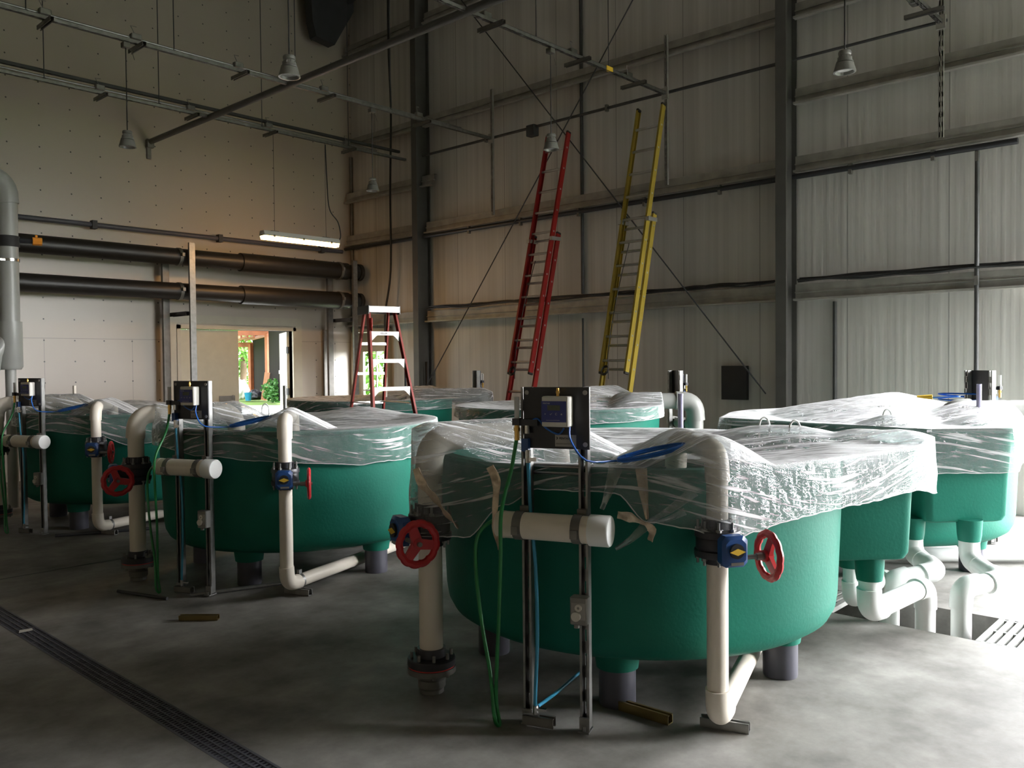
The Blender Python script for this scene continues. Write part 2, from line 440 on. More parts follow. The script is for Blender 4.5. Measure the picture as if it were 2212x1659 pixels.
def tag(o, label, cat, group=None, kind=None):
    if label: o['label'] = label
    if cat: o['category'] = cat
    if group: o['group'] = group
    if kind: o['kind'] = kind
    return o
def thing(name, label, cat, loc=(0, 0, 0), rz=0, group=None):
    o = bpy.data.objects.new(name, None); o.empty_display_size = .1; COL.objects.link(o)
    o.location = loc; o.rotation_euler = (0, 0, rz)
    return tag(o, label, cat, group)
def struct(mb, name, material, **k):
    o = mb.build(name, material, **k); o['kind'] = 'structure'; return o
def copy_tree(o, parent=None, loc=None, rz=None, label=None):
    c = o.copy(); COL.objects.link(c)
    if parent: c.parent = parent
    if loc is not None: c.location = loc
    if rz is not None: c.rotation_euler = (0, 0, rz)
    if label: c['label'] = label
    for ch in [x for x in bpy.data.objects if x.parent == o and x is not c]: copy_tree(ch, c)
    return c
def text_mesh(txt, size, material, parent, M, name='lettering', bold=.0):
    cu = bpy.data.curves.new(name, 'FONT'); cu.body = txt; cu.size = size; cu.extrude = .0004; cu.offset = bold
    cu.align_x = 'LEFT'
    ob = bpy.data.objects.new(name, cu); COL.objects.link(ob)
    bpy.context.view_layer.update()
    me = bpy.data.meshes.new_from_object(ob.evaluated_get(bpy.context.evaluated_depsgraph_get()))
    bpy.data.objects.remove(ob)
    me.name = name; me.materials.clear(); me.materials.append(MAT[material])
    me.transform(M)
    o = bpy.data.objects.new(name, me); COL.objects.link(o); o.parent = parent
    return o
def frame(origin, xdir, ydir):
    x = Vector(xdir).normalized(); y = Vector(ydir); y = (y - x * y.dot(x)).normalized(); z = x.cross(y)
    return Matrix(((x.x, y.x, z.x, origin[0]), (x.y, y.y, z.y, origin[1]), (x.z, y.z, z.z, origin[2]), (0, 0, 0, 1)))

# ------------------------------------------------------------------ the hall
TX0, TX1, TY0, TY1 = 5.2, 5.74, 1.31, 2.12     # open pit in the drain trench between the tank rows
DX0, DX1 = 1.655, 1.785                         # slot drain along the aisle
def build_floor():
    m = MB()
    def q(x0, x1, y0, y1, z=0): m.add([(x0, y0, z), (x1, y0, z), (x1, y1, z), (x0, y1, z)], [(0, 1, 2, 3)])
    q(XL, DX0, YF, YB); q(DX1, TX0, YF, YB); q(TX1, XR, YF, YB)
    q(DX0, DX1, YF, YB, -.06); q(TX0, TX1, YF, YB, -.42)
    for x, z in ((DX0, -.06), (DX1, -.06), (TX0, -.42), (TX1, -.42)):
        m.add([(x, YF, z), (x, YB, z), (x, YB, 0), (x, YF, 0)], [(0, 1, 2, 3)])
    # slab body under the surface
    m.box(((XL + XR) / 2, (YF + YB) / 2, -.52), (XR - XL, YB - YF, .16))
    struct(m, 'floor', 'floor')
build_floor()
# saw-cut joints in the slab
j = MB(); j.box(((XL + DX0) / 2, 7.05, .0006), (DX0 - XL, .02, .0012)); j.box(((DX1 + 3.0) / 2, 7.05, .0006), (3.0 - DX1, .02, .0012))
struct(j, 'trim_1', 'black_plastic')

w = MB()
def wall_y(m, x0, x1, y, th, holes, z1):
    """wall along x at y; holes = [(xa, xb, za, zb)]"""
    xs = sorted({x0, x1, *[h[0] for h in holes], *[h[1] for h in holes]})
    for a, b in zip(xs, xs[1:]):
        hs = sorted([(h[2], h[3]) for h in holes if h[0] <= a and h[1] >= b])
        z = 0
        for (p, q) in hs:
            if p > z: m.box(((a + b) / 2, y, (z + p) / 2), (b - a, th, p - z))
            z = q
        if z < z1: m.box(((a + b) / 2, y, (z + z1) / 2), (b - a, th, z1 - z))
def wall_x(m, y0, y1, x, th, holes, z1):
    ys = sorted({y0, y1, *[h[0] for h in holes], *[h[1] for h in holes]})
    for a, b in zip(ys, ys[1:]):
        hs = sorted([(h[2], h[3]) for h in holes if h[0] <= a and h[1] >= b])
        z = 0
        for (p, q) in hs:
            if p > z: m.box((x, (a + b) / 2, (z + p) / 2), (th, b - a, p - z))
            z = q
        if z < z1: m.box((x, (a + b) / 2, (z + z1) / 2), (th, b - a, z1 - z))
TH = .16
DOORX0, DOORX1, DOORH = 6.28, 8.32, 2.16
wall_y(w, XL, XR, YB + TH / 2, TH, [(DOORX0, DOORX1, 0, DOORH)], ZC); struct(w, 'wall_back', 'liner_board')
D2 = (11.88, 12.80, 2.16)
w = MB(); wall_x(w, YF, YB + TH, XR + TH / 2, TH, [(D2[0], D2[1], 0, D2[2]), (BE[0], BE[1], 0, BE[2])], ZC); struct(w, 'wall_right', 'ribbed_liner')
w = MB(); wall_x(w, YF, YB + TH, XL - TH / 2, TH, [], ZC); struct(w, 'wall_left', 'cream_liner')
w = MB(); wall_y(w, XL, XR, YF - TH / 2, TH, [(BD[0], BD[1], 0, BD[2])], ZC); struct(w, 'wall_front', 'cream_liner')
w = MB(); w.box(((XL + XR) / 2, (YF + YB) / 2, ZC + .1), (XR - XL + .4, YB - YF + .4, .2)); struct(w, 'ceiling', 'ceiling_panel')

# ---- columns, rafter, girts, rods (structural steel of the right wall)
def ibeam(a, b, w_, d_, up, t=.012, tf=.016):
    m = MB(); a, b = Vector(a), Vector(b); ax = (b - a).normalized(); u = Vector(up); x = ax.cross(u); L = (b - a).length
    T = Matrix(((x.x, ax.x, u.x, a.x), (x.y, ax.y, u.y, a.y), (x.z, ax.z, u.z, a.z), (0, 0, 0, 1)))
    m.box((0, L / 2, 0), (t, L, d_), T); m.box((0, L / 2, d_ / 2), (w_, L, tf), T); m.box((0, L / 2, -d_ / 2), (w_, L, tf), T)
    return m
for y, lab in ((10.78, 'dark steel column rising from behind the red stepladder at the ribbed wall'),
               (4.36, 'tall grey steel column standing right of the yellow extension ladder')):
    t = thing('steel_column', lab, 'column', (XR - .16, y, 0), group='steel columns along the ribbed wall')
    ibeam((0, 0, .02), (0, 0, ZC - .02), .13, .28, (1, 0, 0)).build('shaft', 'steel_primer', t)
    m = MB(); m.box((0, 0, .012), (.32, .24, .024)); m.build('base_plate', 'steel_primer', t)
    for p in (-.1, .1):
        for q in (-.08, .08): m = MB(); m.cyl((p, q, .024), (p, q, .05), .014, 6); m.build('anchor_bolt', 'galvanized', t)
    if y > 6:   # knee brace of the wind bracing at the foot
        m = MB(); m.box((0, -.09, .9), (.02, .05, 1.4)); m.build('stiffener', 'steel_dark', t)

t = thing('roof_rafter', 'dark steel rafter with deep haunch high up in the wall corner', 'rafter', (0, 0, 0))
m = ibeam((XL, YB - .28, 8.12), (8.62, YB - .28, 8.12), .2, .36, (0, 0, 1)); m.build('rafter_beam', 'steel_primer', t)
m = MB(); Mh = frame((0, YB - .34, 0), (1, 0, 0), (0, 0, 1))
m.prism([(8.5, 8.3), (8.55, 7.5), (8.62, 7.25), (9.0, 7.2), (9.42, 7.9), (9.42, 8.75), (8.5, 8.75)], -.1, .1, Mh); m.build('haunch', 'steel_dark', t)
m = MB(); m.tube([(9.3, YB - .3, 8.05), (9.3, 6.5, 8.82)], .07, 8); m.build('eave_strut', 'steel_dark', t)

girts = [  # z, y0, y1, label
    (5.60, 1.9, 4.26, 'upper wall girt running off the frame beyond the right column'),
    (5.60, 4.46, 10.68, 'galvanized wall girt high above the two extension ladders'),
    (5.60, 10.88, 12.88, 'short wall girt in the dark corner bay at pendant lamp rail height'),
    (7.30, 4.46, 10.68, 'wall girt just under the frame top between the columns'),
    (7.30, 10.88, 12.88, 'topmost short girt in the corner bay below the roof haunch'),
    (4.62, 1.9, 4.26, 'wall girt level with the lone pendant lamp right of the column'),
    (4.62, 10.48, 12.88, 'corner bay girt behind the farthest pendant lamp poking past the column'),
    (3.84, 1.2, 4.26, 'wall girt with conduit below it right of the grey column'),
    (3.84, 4.46, 10.68, 'long wall girt crossed by both extension ladders near mid height'),
    (3.84, 10.88, 12.88, 'pale corner girt beside the lit fluorescent fixture'),
    (2.36, 1.2, 4.26, 'lowest wall girt carrying a cable bundle right of the grey column'),
    (2.36, 4.46, 10.68, 'lowest wall girt passing behind the lower ladder sections'),
    (2.36, 10.88, 12.88, 'lowest corner girt above the side door behind the stepladder')]
for z, y0, y1, lab in girts:
    m = MB(); h = .095
    L = y1 - y0; c = (y0 + y1) / 2
    m.box((-.003 , 0, 0), (.004, L, h * 2)); m.box((-.035, 0, -h), (.07, L, .004)); m.box((.035, 0, h), (.07, L, .004)); m.box((-.069, 0, -h + .011), (.004, L, .022))
    m.box((.0, 0, 0), (.05, L, .012))
    o = m.build('wall_girt', 'girt_zinc', loc=(XR - .13, c, z)); tag(o, lab, 'girt', 'wall girts')
def rod(p, q, r, name, lab, cat, material, group=None):
    m = MB(); a = Vector(p); m.tube([(0, 0, 0), Vector(q) - a], r, 8); o = m.build(name, material, smooth=40, loc=a); tag(o, lab, cat, group); return o
rod((XR - .25, 10.62, 1.16), (XR - .25, 4.6, 8.6), .009, 'brace_rod', 'thin brace rod rising rightwards behind the red ladder from the dark column', 'brace rod', 'steel_dark', 'wind bracing rods')
rod((XR - .28, 4.56, 1.18), (XR - .28, 10.0, 7.7), .009, 'brace_rod', 'thin brace rod rising leftwards from the foot of the right column', 'brace rod', 'steel_dark', 'wind bracing rods')

# ---- conduits on the right wall
def conduit(pts, r, name, lab, material='girt_dark', clips=(), group=None, cat='conduit'):
    a = Vector(pts[0]); t = thing(name, lab, cat, a, group=group)
    m = MB(); m.tube([Vector(p) - a for p in elbowpath(pts, .12)[0]] if len(pts) > 2 else [Vector(p) - a for p in pts], r, 12); m.build('conduit_tube', material, t, smooth=40)
    for c in clips:
        m = MB(); m.box(Vector(c) - a, (.05, .035, r * 2 + .05)); m.build('clip', 'galvanized_dull', t)
    return t
conduit([(XR - .03, 7.47, .3), (XR - .03, 7.47, 2.2)], .016, 'wall_conduit', 'thin vertical conduit low on the wall between the ladder feet', group='conduits on the ribbed wall')
conduit([(XR - .03, 7.47, 2.55), (XR - .03, 7.47, 8.5)], .024, 'wall_conduit', 'tall vertical conduit between the red and yellow ladder tops', group='conduits on the ribbed wall')
conduit([(XR - .03, 3.84, .75), (XR - .03, 3.84, 2.24)], .022, 'wall_conduit', 'short vertical conduit just right of the grey column', group='conduits on the ribbed wall')
conduit([(XR - .19, 2.34, .9), (XR - .19, 2.34, 3.7)], .022, 'wall_conduit', 'vertical conduit above the far right control panel', 'girt_dark', [(XR - .19, 2.34, 2.36), (XR - .19, 2.34, 3.6)], 'conduits on the ribbed wall')
conduit([(XR - .2, 1.98, 3.69), (XR - .2, 4.26, 3.69)], .032, 'wall_conduit', 'thick dark conduit under the girt ending free at the right', 'black_plastic', [(XR - .2, 2.75, 3.68), (XR - .2, 3.6, 3.68)], 'conduits on the ribbed wall')
conduit([(XR - .2, 4.46, 3.69), (XR - .2, 10.68, 3.69)], .032, 'wall_conduit', 'dark conduit slung under the girt behind both extension ladders', 'black_plastic', [(XR - .2, y, 3.68) for y in (5.2, 6.3, 7.4, 8.5, 9.6)], 'conduits on the ribbed wall')
conduit([(XR - .2, 10.88, 3.69), (XR - .2, 12.85, 3.69)], .032, 'wall_conduit', 'dark conduit under the corner girt left of the dark column', 'black_plastic', (), 'conduits on the ribbed wall')
conduit([(XR - .2, 2.62, 5.03), (XR - .2, 4.26, 5.03)], .016, 'wall_conduit', 'slim conduit running left from the free-hanging strut at the right', group='conduits on the ribbed wall')
conduit([(XR - .2, 4.46, 5.03), (XR - .2, 10.68, 5.03)], .020, 'wall_conduit', 'slim conduit joining the strut rail ends above the ladders', 'girt_dark', [(XR - .2, 6.9, 5.03), (XR - .2, 9.2, 5.03)], group='conduits on the ribbed wall')
m = MB(); m.box((0, 0, 0), (.12, .16, .16), bev=.01); o = m.build('junction_box', 'steel_dark', loc=(XR - .2, 8.25, 4.98)); tag(o, 'dark square junction box on the conduit left of the third pendant lamp', 'junction box')
def bundle(y0, y1, z, seed, lab):
    rnd = random.Random(seed); m = MB()
    for k in range(4):
        pts = []; n = int((y1 - y0) / .35)
        for i in range(n + 1):
            pts.append((rnd.uniform(-.02, .02) + .02 * k - .03, (i / n) * (y1 - y0), .012 * k + rnd.uniform(-.012, .02)))
        m.tube(smoothpath(pts, 3), .012, 6)
    o = m.build('cable_bundle', 'cable_black', smooth=60, loc=(XR - .18, y0, z)); tag(o, lab, 'cables', 'cable bundles on the lowest girt')
bundle(1.3, 4.2, 2.48, 1, 'bundle of dark cables lying on the lowest girt right of the grey column')
bundle(4.5, 10.6, 2.48, 2, 'bundle of dark cables lying on the lowest girt behind the ladders')
m = MB(); m.tube(smoothpath([(0, 0, 0), (.01, .03, -.6), (-.01, .01, -1.8), (0, -.02, -2.9), (.02, .05, -4.2), (0, .04, -5.6), (-.05, .15, -6.4), (-.06, .1, -7.0)]), .018, 8)
o = m.build('hanging_cable', 'cable_black', smooth=60, loc=(XR - .25, 11.45, 8.8)); tag(o, 'long dark cable hanging down the wall left of the dark column', 'cable')
conduit([(XR - .04, YB - .04, .1), (XR - .04, YB - .04, 5.4)], .03, 'corner_conduit', 'slim vertical conduit in the corner of the two walls', 'galvanized_dull')

# vertical perforated struts at the rail ends
RAILZ = 5.0
for y, z0, z1, lab in ((9.03, 3.84, 5.75, 'perforated strut hanging at the end of the middle light rail'),
                   (5.93, 3.84, 5.75, 'perforated strut hanging right behind the yellow ladder top'),
                   (2.66, 3.84, 6.4, 'perforated strut hanging near the upper right corner of the view')):
    m = MB(); m.strut((0, 0, 0), (0, 0, z1 - z0), up=(-1, 0, 0)); m.box((-.03, 0, RAILZ - z0), (.03, .09, .14))
    o = m.build('hanging_strut', 'girt_zinc', loc=(XR - .24, y, z0)); tag(o, lab, 'strut', 'strut posts at the rail ends')

# light rails (strut channel with conduit on top), parallel to the back wall
def light_rail(y, x1, lab, boxes, rods, double=False, hook=None):
    t = thing('light_rail', lab, 'rail', (0, y, RAILZ), group='strut rails under the roof')
    m = MB(); m.strut((-4.6, 0, 0), (x1, 0, 0), up=(0, 0, -1)); m.build('strut_channel', 'galvanized', t)
    m = MB(); m.tube([(-4.6, .14, .09), (x1 - .5, .14, .09)], .013, 8); m.build('conduit_tube', 'galvanized', t, smooth=40)
    if double:
        m = MB(); m.strut((-4.6, .16, .16), (x1, .16, .16), up=(0, 0, -1)); m.build('upper_channel', 'girt_dark', t)
    for x in boxes:
        m = MB(); m.strut((x, -.16, -.045), (x, .2, -.045), up=(0, 0, 1)); m.build('cross_strut', 'galvanized_dull', t)
        m = MB(); m.box((x + .03, .12, .10), (.11, .07, .06), bev=.008); m.tube([(x + .02, .12, .13), (x - .03, .1, .2), (x + .05, .14, .22)], .005, 5); m.build('junction_box', 'galvanized', t)
    for x in rods:
        m = MB(); m.tube([(x, .03, 0), (x, .03, ZC - RAILZ)], .006, 6); m.box((x, .03, .03), (.03, .03, .02)); m.build('hanger_rod', 'steel_dark', t)
    return t
light_rail(11.0, 9.35, 'far light rail above the fluorescent fixture near the back wall', [2.8, 4.4, 5.6, 6.8, 8.2], [3.75, 5.15, 6.67, 8.2], True)
light_rail(9.03, 9.38, 'middle light rail crossing the view from upper left to the ladders', [3.1, 4.0, 5.2, 6.4, 8.0], [2.93, 4.41, 5.95, 7.45])
light_rail(5.93, 9.38, 'near light rail coming down from the top centre edge', [2.2, 3.0, 6.2, 7.6, 8.7], [2.3, 4.2, 6.9, 8.2])
light_rail(2.66, 9.38, 'short visible light rail in the upper right corner', [7.6, 8.2, 8.9], [6.5, 8.4])
m = MB(); m.box((0, 0, 0), (.12, .046, .05)); o = m.build('yellow_tag', 'yellow_paint', loc=(8.15, 5.925, RAILZ + .005)); tag(o, 'small yellow tag stuck on the near light rail', 'tag')
# heavy brace pipe square to the back wall
t = thing('brace_pipe', 'thick dark pipe running from the back wall towards the top of the view', 'pipe', (5.84, YB, 4.99))
m = MB(); m.tube([(0, -.02, 0), (0, -9.0, 0)], .042, 14); m.build('pipe_run', 'steel_primer', t, smooth=40)
m = MB(); m.box((0, -.02, -.1), (.06, .03, .3)); m.box((0, -.06, -.03), (.1, .08, .12)); m.build('wall_bracket', 'galvanized_dull', t)

# ---- pendant lamps
def make_lamp():
    t = thing('pendant_lamp', 'x', 'lamp', (0, 0, 0), group='bell-shaped pendant lamps')
    m = MB(); m.lathe([(0, .24), (.055, .24), (.062, .225), (.06, .20), (.05, .19), (0, .19)], 28); m.build('cap', 'lamp_grey', t, smooth=35)
    m = MB(); m.lathe([(0, .195), (.050, .195), (.064, .165), (.072, .125), (.080, .118), (.080, .108), (0, .108)], 28)
    for k in range(10):
        a = k * 2 * PI / 10; m.box((.062 * math.cos(a), .062 * math.sin(a), .15), (.008, .008, .05))
    m.build('housing', 'lamp_grey', t, smooth=35)
    m = MB(); m.lathe([(.070, .10), (.084, .10), (.092, .06), (.104, .018), (.106, .0), (.090, -.002), (.084, .02), (.074, .06), (.066, .09)], 32, close=True); m.build('shade', 'lamp_grey', t, smooth=35)
    m = MB(); m.lathe([(0, .055), (.05, .05), (.074, .035), (.076, .03), (0, .03)], 28); m.build('lens', 'lamp_glass', t, smooth=40)
    m = MB(); m.box((0, 0, .105), (.13, .02, .02)); m.build('bracket', 'lamp_grey', t)
    for ch in [o for o in bpy.data.objects if o.parent == t]: ch.data.transform(Matrix.Diagonal((.82, .82, .70, 1)))
    L = RAILZ - 3.88
    m = MB(); m.tube([(0, 0, .165), (0, 0, L - .05)], .006, 6); m.build('cord', 'cable_black', t)
    m = MB(); m.box((0, 0, L - .06), (.075, .075, .055), bev=.006); m.tube([(.03, 0, L - .08), (.07, .0, L - .12), (.09, 0, L - .19)], .004, 5); m.build('cord_box', 'galvanized_dull', t)
    return t
lamp0 = make_lamp()
for i, (x, y, lab) in enumerate(((3.87, 9.03, 'leftmost pendant lamp, hanging left of the thick brace pipe'),
                               (7.1, 9.03, 'farthest and smallest pendant lamp, left of the dark column'),
                               (3.84, 5.93, 'near pendant lamp at upper left centre showing its ring from below'),
                               (7.1, 5.93, 'pendant lamp hanging in front of the red ladder top'),
                               (6.86, 2.66, 'pendant lamp alone right of the grey column'))):
    o = lamp0 if i == 0 else copy_tree(lamp0)
    o.location = (x, y, 3.88); o['label'] = lab

# ---- fluorescent fixture
t = thing('fluorescent_fixture', 'lit warm fluorescent fixture hanging on wires before the back wall', 'light fixture', (7.28, 11.0, 3.44))
prof = [(-.07, .02), (-.045, -.045), (.045, -.045), (.07, .02), (.05, .075), (-.05, .075)]
Mf = frame((-.66, 0, 0), (0, 1, 0), (0, 0, 1))
m = MB(); m.prism([(-.07, .012), (.07, .012), (.075, .03), (.05, .085), (-.05, .085), (-.075, .03)], 0, 1.32, Mf); m.build('housing', 'box_white', t)
m = MB(); m.prism([(-.068, .010), (-.045, -.04), (.045, -.04), (.068, .010)], .01, 1.31, Mf); m.build('diffuser', 'lit_diffuser', t, extra='glowing warm diffuser')
for x in (-.45, .45):
    m = MB(); m.box((x, 0, .09), (.12, .05, .02)); m.build('hanger_clip', 'box_grey', t)
    m = MB(); m.tube([(x, 0, .1), (x, 0, RAILZ - 3.44)], .0035, 5); m.build('wire', 'steel_dark', t)
for x in (-.5, 0, .5): m = MB(); m.box((x, -.074, .015), (.03, .012, .035)); m.build('latch', 'box_grey', t)
m = MB(); m.tube(smoothpath([(.62, 0, .06), (.72, .0, .12), (.68, 0, .35), (.52, 0, .55), (.48, 0, 1.0), (.46, 0, 1.52)]), .009, 8); m.build('power_cord', 'cable_black', t, smooth=60)

# ------------------------------------------------------------------ back wall: pipes, supports, door
for z, lab, cz in ((3.22, 'upper thick black pipe along the back wall', .0), (2.70, 'lower thick black pipe along the back wall', .0)):
    t = thing('black_pipe', lab, 'pipe', (2.0, 12.38, z), group='thick black pipes on the back wall')
    m = MB(); m.tube([(-6.4, 0, 0), (5.3, 0, 0)], .125, 28); m.build('pipe_run', 'black_pipe', t, smooth=40)
    m = MB(); m.tube([(5.05, 0, 0), (7.12, 0, 0)], .148, 28); m.build('sleeve', 'black_pipe', t, smooth=40)
    m = MB(); m.tube([(7.12, 0, 0), (7.35, 0, 0)], .125, 28); m.tube([(7.35, 0, 0), (7.42, 0, 0)], .15, 28); m.build('end_cap', 'rubber', t, smooth=40)
    for x in (4.03, 6.95):
        m = MB(); m.tube([(x - .025, 0, 0), (x + .025, 0, 0)], .135 if x < 5 else .157, 28); m.box((x, -.16, .02), (.04, .04, .05)); m.build('pipe_clamp', 'galvanized_dull', t, smooth=40)
t = conduit([(-4.5, 12.74, 3.62), (9.3, 12.74, 3.62)], .035, 'wall_pipe', 'slim dark pipe on the back wall above the two thick pipes', 'pipe_dark_grey', (), cat='pipe')
for x in (2.2, 3.0, 4.95, 6.9, 8.85):
    m = MB(); m.box((x + 4.5, 0, 0), (.07, .1, .12)); m.build('clamp', 'steel_dark', t)
for x, zt, lab in ((6.14, 3.42, 'galvanized strut post carrying the black pipes left of the double door'),
                   (9.15, 3.40, 'galvanized strut post carrying the black pipe ends in the corner')):
    t = thing('pipe_support', lab, 'support frame', (x, 12.2, 0), group='pipe supports on the back wall')
    m = MB(); m.box((0, -.02, zt / 2), (.09, .045, zt)); m.build('front_post', 'galvanized', t)
    m = MB(); m.box((-.17, .5, 1.65), (.1, .06, 3.3)); m.build('rear_post', 'galvanized_dull', t)
    m = MB()
    for z in (2.36,): m.strut((-.06, .0, z), (-.06, .55, z), .07, .06)
    m.build('cross_arm', 'steel_dark', t)
m = MB(); m.box((0, 0, 0), (.14, .05, 2.2)); o = m.build('corner_post', 'galvanized_dull', loc=(9.0, YB - .06, 1.1)); tag(o, 'grey steel channel standing against the back wall near the corner', 'post')

# double door in the back wall
t = thing('door_1', None, None, (DOORX0, YB, 0)); t['kind'] = 'structure'
W_ = DOORX1 - DOORX0
m = MB()
for x in (-.03, W_ + .03): m.box((x, .06, (DOORH + .06) / 2), (.06, .2, DOORH + .06))
m.box((W_ / 2, .06, DOORH + .03), (W_ + .12, .2, .06)); m.build('door_frame', 'frame_cream', t)
m = MB()
for x in (-.12, W_ + .12): m.box((x, -.012, (DOORH + .08) / 2), (.13, .024, DOORH + .08))
m.box((W_ / 2, -.012, DOORH + .15), (W_ + .37, .024, .14)); m.build('casing', 'frame_cream', t)
m = MB(); m.box((.51, .04, DOORH / 2), (1.015, .045, DOORH - .02)); lf = m.build('door_leaf', 'door_cream', t)
m = MB(); m.box((.80, .012, .62), (.28, .008, .9)); m.build('kick_plate', 'box_grey', lf)
m = MB(); m.cyl((.90, .0, 1.05), (.90, .03, 1.05), .03, 12); m.build('lock', 'stainless', lf)
M2 = Matrix.Translation((W_ - .02, .10, 0)) @ Matrix.Rotation(R_(65), 4, 'Z')
m = MB(); m.box((.5, 0, DOORH / 2), (1.0, .045, DOORH - .02), M2); lf = m.build('door_leaf', 'door_cream', t)
m = MB()
for z in (.3, 1.1, 1.83): m.box((W_ - .035, .09, z), (.03, .05, .12))
m.build('hinge', 'steel_dark', lf)

# side door with window in the right wall, near the corner
t = thing('door_2', None, None, (XR, D2[0], 0)); t['kind'] = 'structure'
W2 = D2[1] - D2[0]; wy0, wy1, wz0, wz1 = .17, .78, .95, 1.80
m = MB()
for y in (-.04, W2 + .03): m.box((.02, y, D2[2] / 2 + .03), (.22, .08, D2[2] + .06))
m.box((.02, W2 / 2, D2[2] + .03), (.22, W2 + .15, .06)); m.build('door_frame', 'frame_cream', t)
m = MB(); wall_x(m, 0.01, W2 - .01, .05, .045, [(wy0, wy1, wz0, wz1)], D2[2] - .01); lf = m.build('door_leaf', 'door_cream', t)
m = MB(); m.box((.05, (wy0 + wy1) / 2, (wz0 + wz1) / 2), (.006, wy1 - wy0, wz1 - wz0))
gm, gt, gb = newmat('door_glass'); gb.inputs['Transmission Weight'].default_value = 1; gb.inputs['Roughness'].default_value = 0; gb.inputs['IOR'].default_value = 1.0; gb.inputs['Alpha'].default_value = .25; MAT['glass'] = gm
m.build('window_pane', 'glass', lf)
m = MB()
m.box((.02, wy0 + .2, (wz0 + wz1) / 2), (.02, .03, wz1 - wz0)); m.box((.02, (wy0 + wy1) / 2, wz0 + .14), (.02, wy1 - wy0, .03)); m.build('muntin', 'white_paint', lf)

# ------------------------------------------------------------------ tall grey pipe at the left edge
GX, GY = 3.13, 10.42
t = thing('vent_pipe', 'tall grey vertical pipe with elbow at the left edge of view', 'pipe', (GX, GY, 0))
path, arcs = elbowpath([(0, 0, 1.0), (0, 0, 3.66), (-.9, .0, 3.66)], .22)
m = MB(); m.tube([(0, 0, 2.05), (0, 0, 3.4)], .105, 28); m.tube([arcs[0][-1], (-2.4, 0, 3.66)], .105, 28); m.build('pipe_run', 'pvc_grey', t, smooth=40)
elbow_mb(arcs[0], .105, .06, 1.12).build('elbow', 'pvc_grey', t, smooth=40)
m = MB(); m.lathe([(.105, 2.08), (.125, 2.08), (.125, 1.58), (.105, 1.55), (.06, 1.55)], 28); m.build('wye_body', 'pvc_grey', t, smooth=40)
m = MB(); m.tube([(0, 0, 1.95), (-.16, -.02, 1.72), (-.24, -.03, 1.35)], .085, 20); m.build('wye_branch', 'pvc_grey', t, smooth=40)
m = MB(); m.tube([(0, 0, 1.56), (0, 0, .02)], .055, 20); m.build('lower_pipe', 'pvc_grey', t, smooth=40)
m = MB(); m.lathe([(.112, 3.02), (.118, 3.02), (.118, 2.9), (.112, 2.9)], 28, close=True); m.build('rubber_coupling', 'rubber', t, smooth=40)
m = MB(); m.lathe([(.11, 2.77), (.116, 2.77), (.116, 2.74), (.11, 2.74)], 28, close=True); m.box((-.1, -.09, 2.75), (.3, .02, .02)); m.build('hose_clamp', 'stainless', t, smooth=40)
t = thing('valve_handle', 'small orange valve on the upper black pipe beside the grey vertical pipe', 'valve', (3.36, 10.35, 2.98))
m = MB(); m.cyl((0, 0, 0), (.09, -.02, 0), .045, 8); m.cyl((.04, 0, .02), (.04, 0, .07), .015, 8); m.build('valve_body', 'orange_plastic', t, smooth=30)
m = MB(); m.tube([(-.2, .05, 0), (0, 0, 0)], .03, 10); m.build('stem', 'black_plastic', t)
m = MB(); m.box((0, 0, 0), (.25, .02, .22)); o = m.build('wall_sign', 'label_white', loc=(3.32, YB - .02, 2.82)); tag(o, 'pale label plate on the wall between the black pipes at the left edge', 'sign')
m = MB(); m.box((0, 0, 0), (.1, .06, .1)); m.tube([(0, 0, -.04), (0, -.02, -.2)], .018, 6); m.tube([(.05, 0, .02), (.12, 0, 0), (.13, 0, -.18)], .012, 6)
o = m.build('wall_faucet', 'black_plastic', loc=(4.38, YB - .05, .95)); tag(o, 'small dark faucet low on the back wall near the white standpipe', 'faucet', 'faucets on the back wall')
c = o.copy(); COL.objects.link(c); c.location = (3.9, YB - .05, .97); c['label'] = 'small dark faucet low on the back wall beside the leftmost control panel'
def at(u, v, F):
    """point of the place seen at photo position (u, v) at forward distance F"""
    c = Vector(((u - 1106.0) / 1828.0, (v - 829.5) / 1828.0, 1.0))
    return (rx * c.x + ry * c.y + rz * c.z) * F if False else Vector((rx.x * c.x + ry.x * c.y + rz.x * c.z, rx.y * c.x + ry.y * c.y + rz.y * c.z, rx.z * c.x + ry.z * c.y + rz.z * c.z)) * F + Vector((0, 0, 1.58))

# ------------------------------------------------------------------ fish tanks
def hollow_box(m, w, d, z0, z1, th=.02, r=.06, taper=.02):
    def loop(w, d, z, rr):
        vs = []
        for cx, cy, a0 in ((w / 2 - rr, d / 2 - rr, 0), (-w / 2 + rr, d / 2 - rr, 90), (-w / 2 + rr, -d / 2 + rr, 180), (w / 2 - rr, -d / 2 + rr, 270)):
            for k in range(6):
                a = R_(a0 + k * 18); vs.append((cx + rr * math.cos(a), cy + rr * math.sin(a), z))
        return vs
    L = [loop(w - taper * 2 - .1, d - taper * 2 - .1, z0, r * .5), loop(w - taper * 2 - .03, d - taper * 2 - .03, z0 + .012, r), loop(w - taper * 2, d - taper * 2, z0 + .045, r), loop(w, d, z1 - .02, r), loop(w + .02, d + .02, z1 - .018, r), loop(w + .02, d + .02, z1, r),
         loop(w - th * 2, d - th * 2, z1, r - th / 2), loop(w - th * 2 - taper, d - th * 2 - taper, z0 + .05, r - th / 2)]
    vs = [p for l in L for p in l]; n = 24; fs = []
    for i in range(len(L) - 1):
        for k in range(n): fs.append((i * n + k, i * n + (k + 1) % n, (i + 1) * n + (k + 1) % n, (i + 1) * n + k))
    fs.append(tuple(range(n - 1, -1, -1))); fs.append(tuple(range((len(L) - 1) * n, len(L) * n)))
    return vs, fs

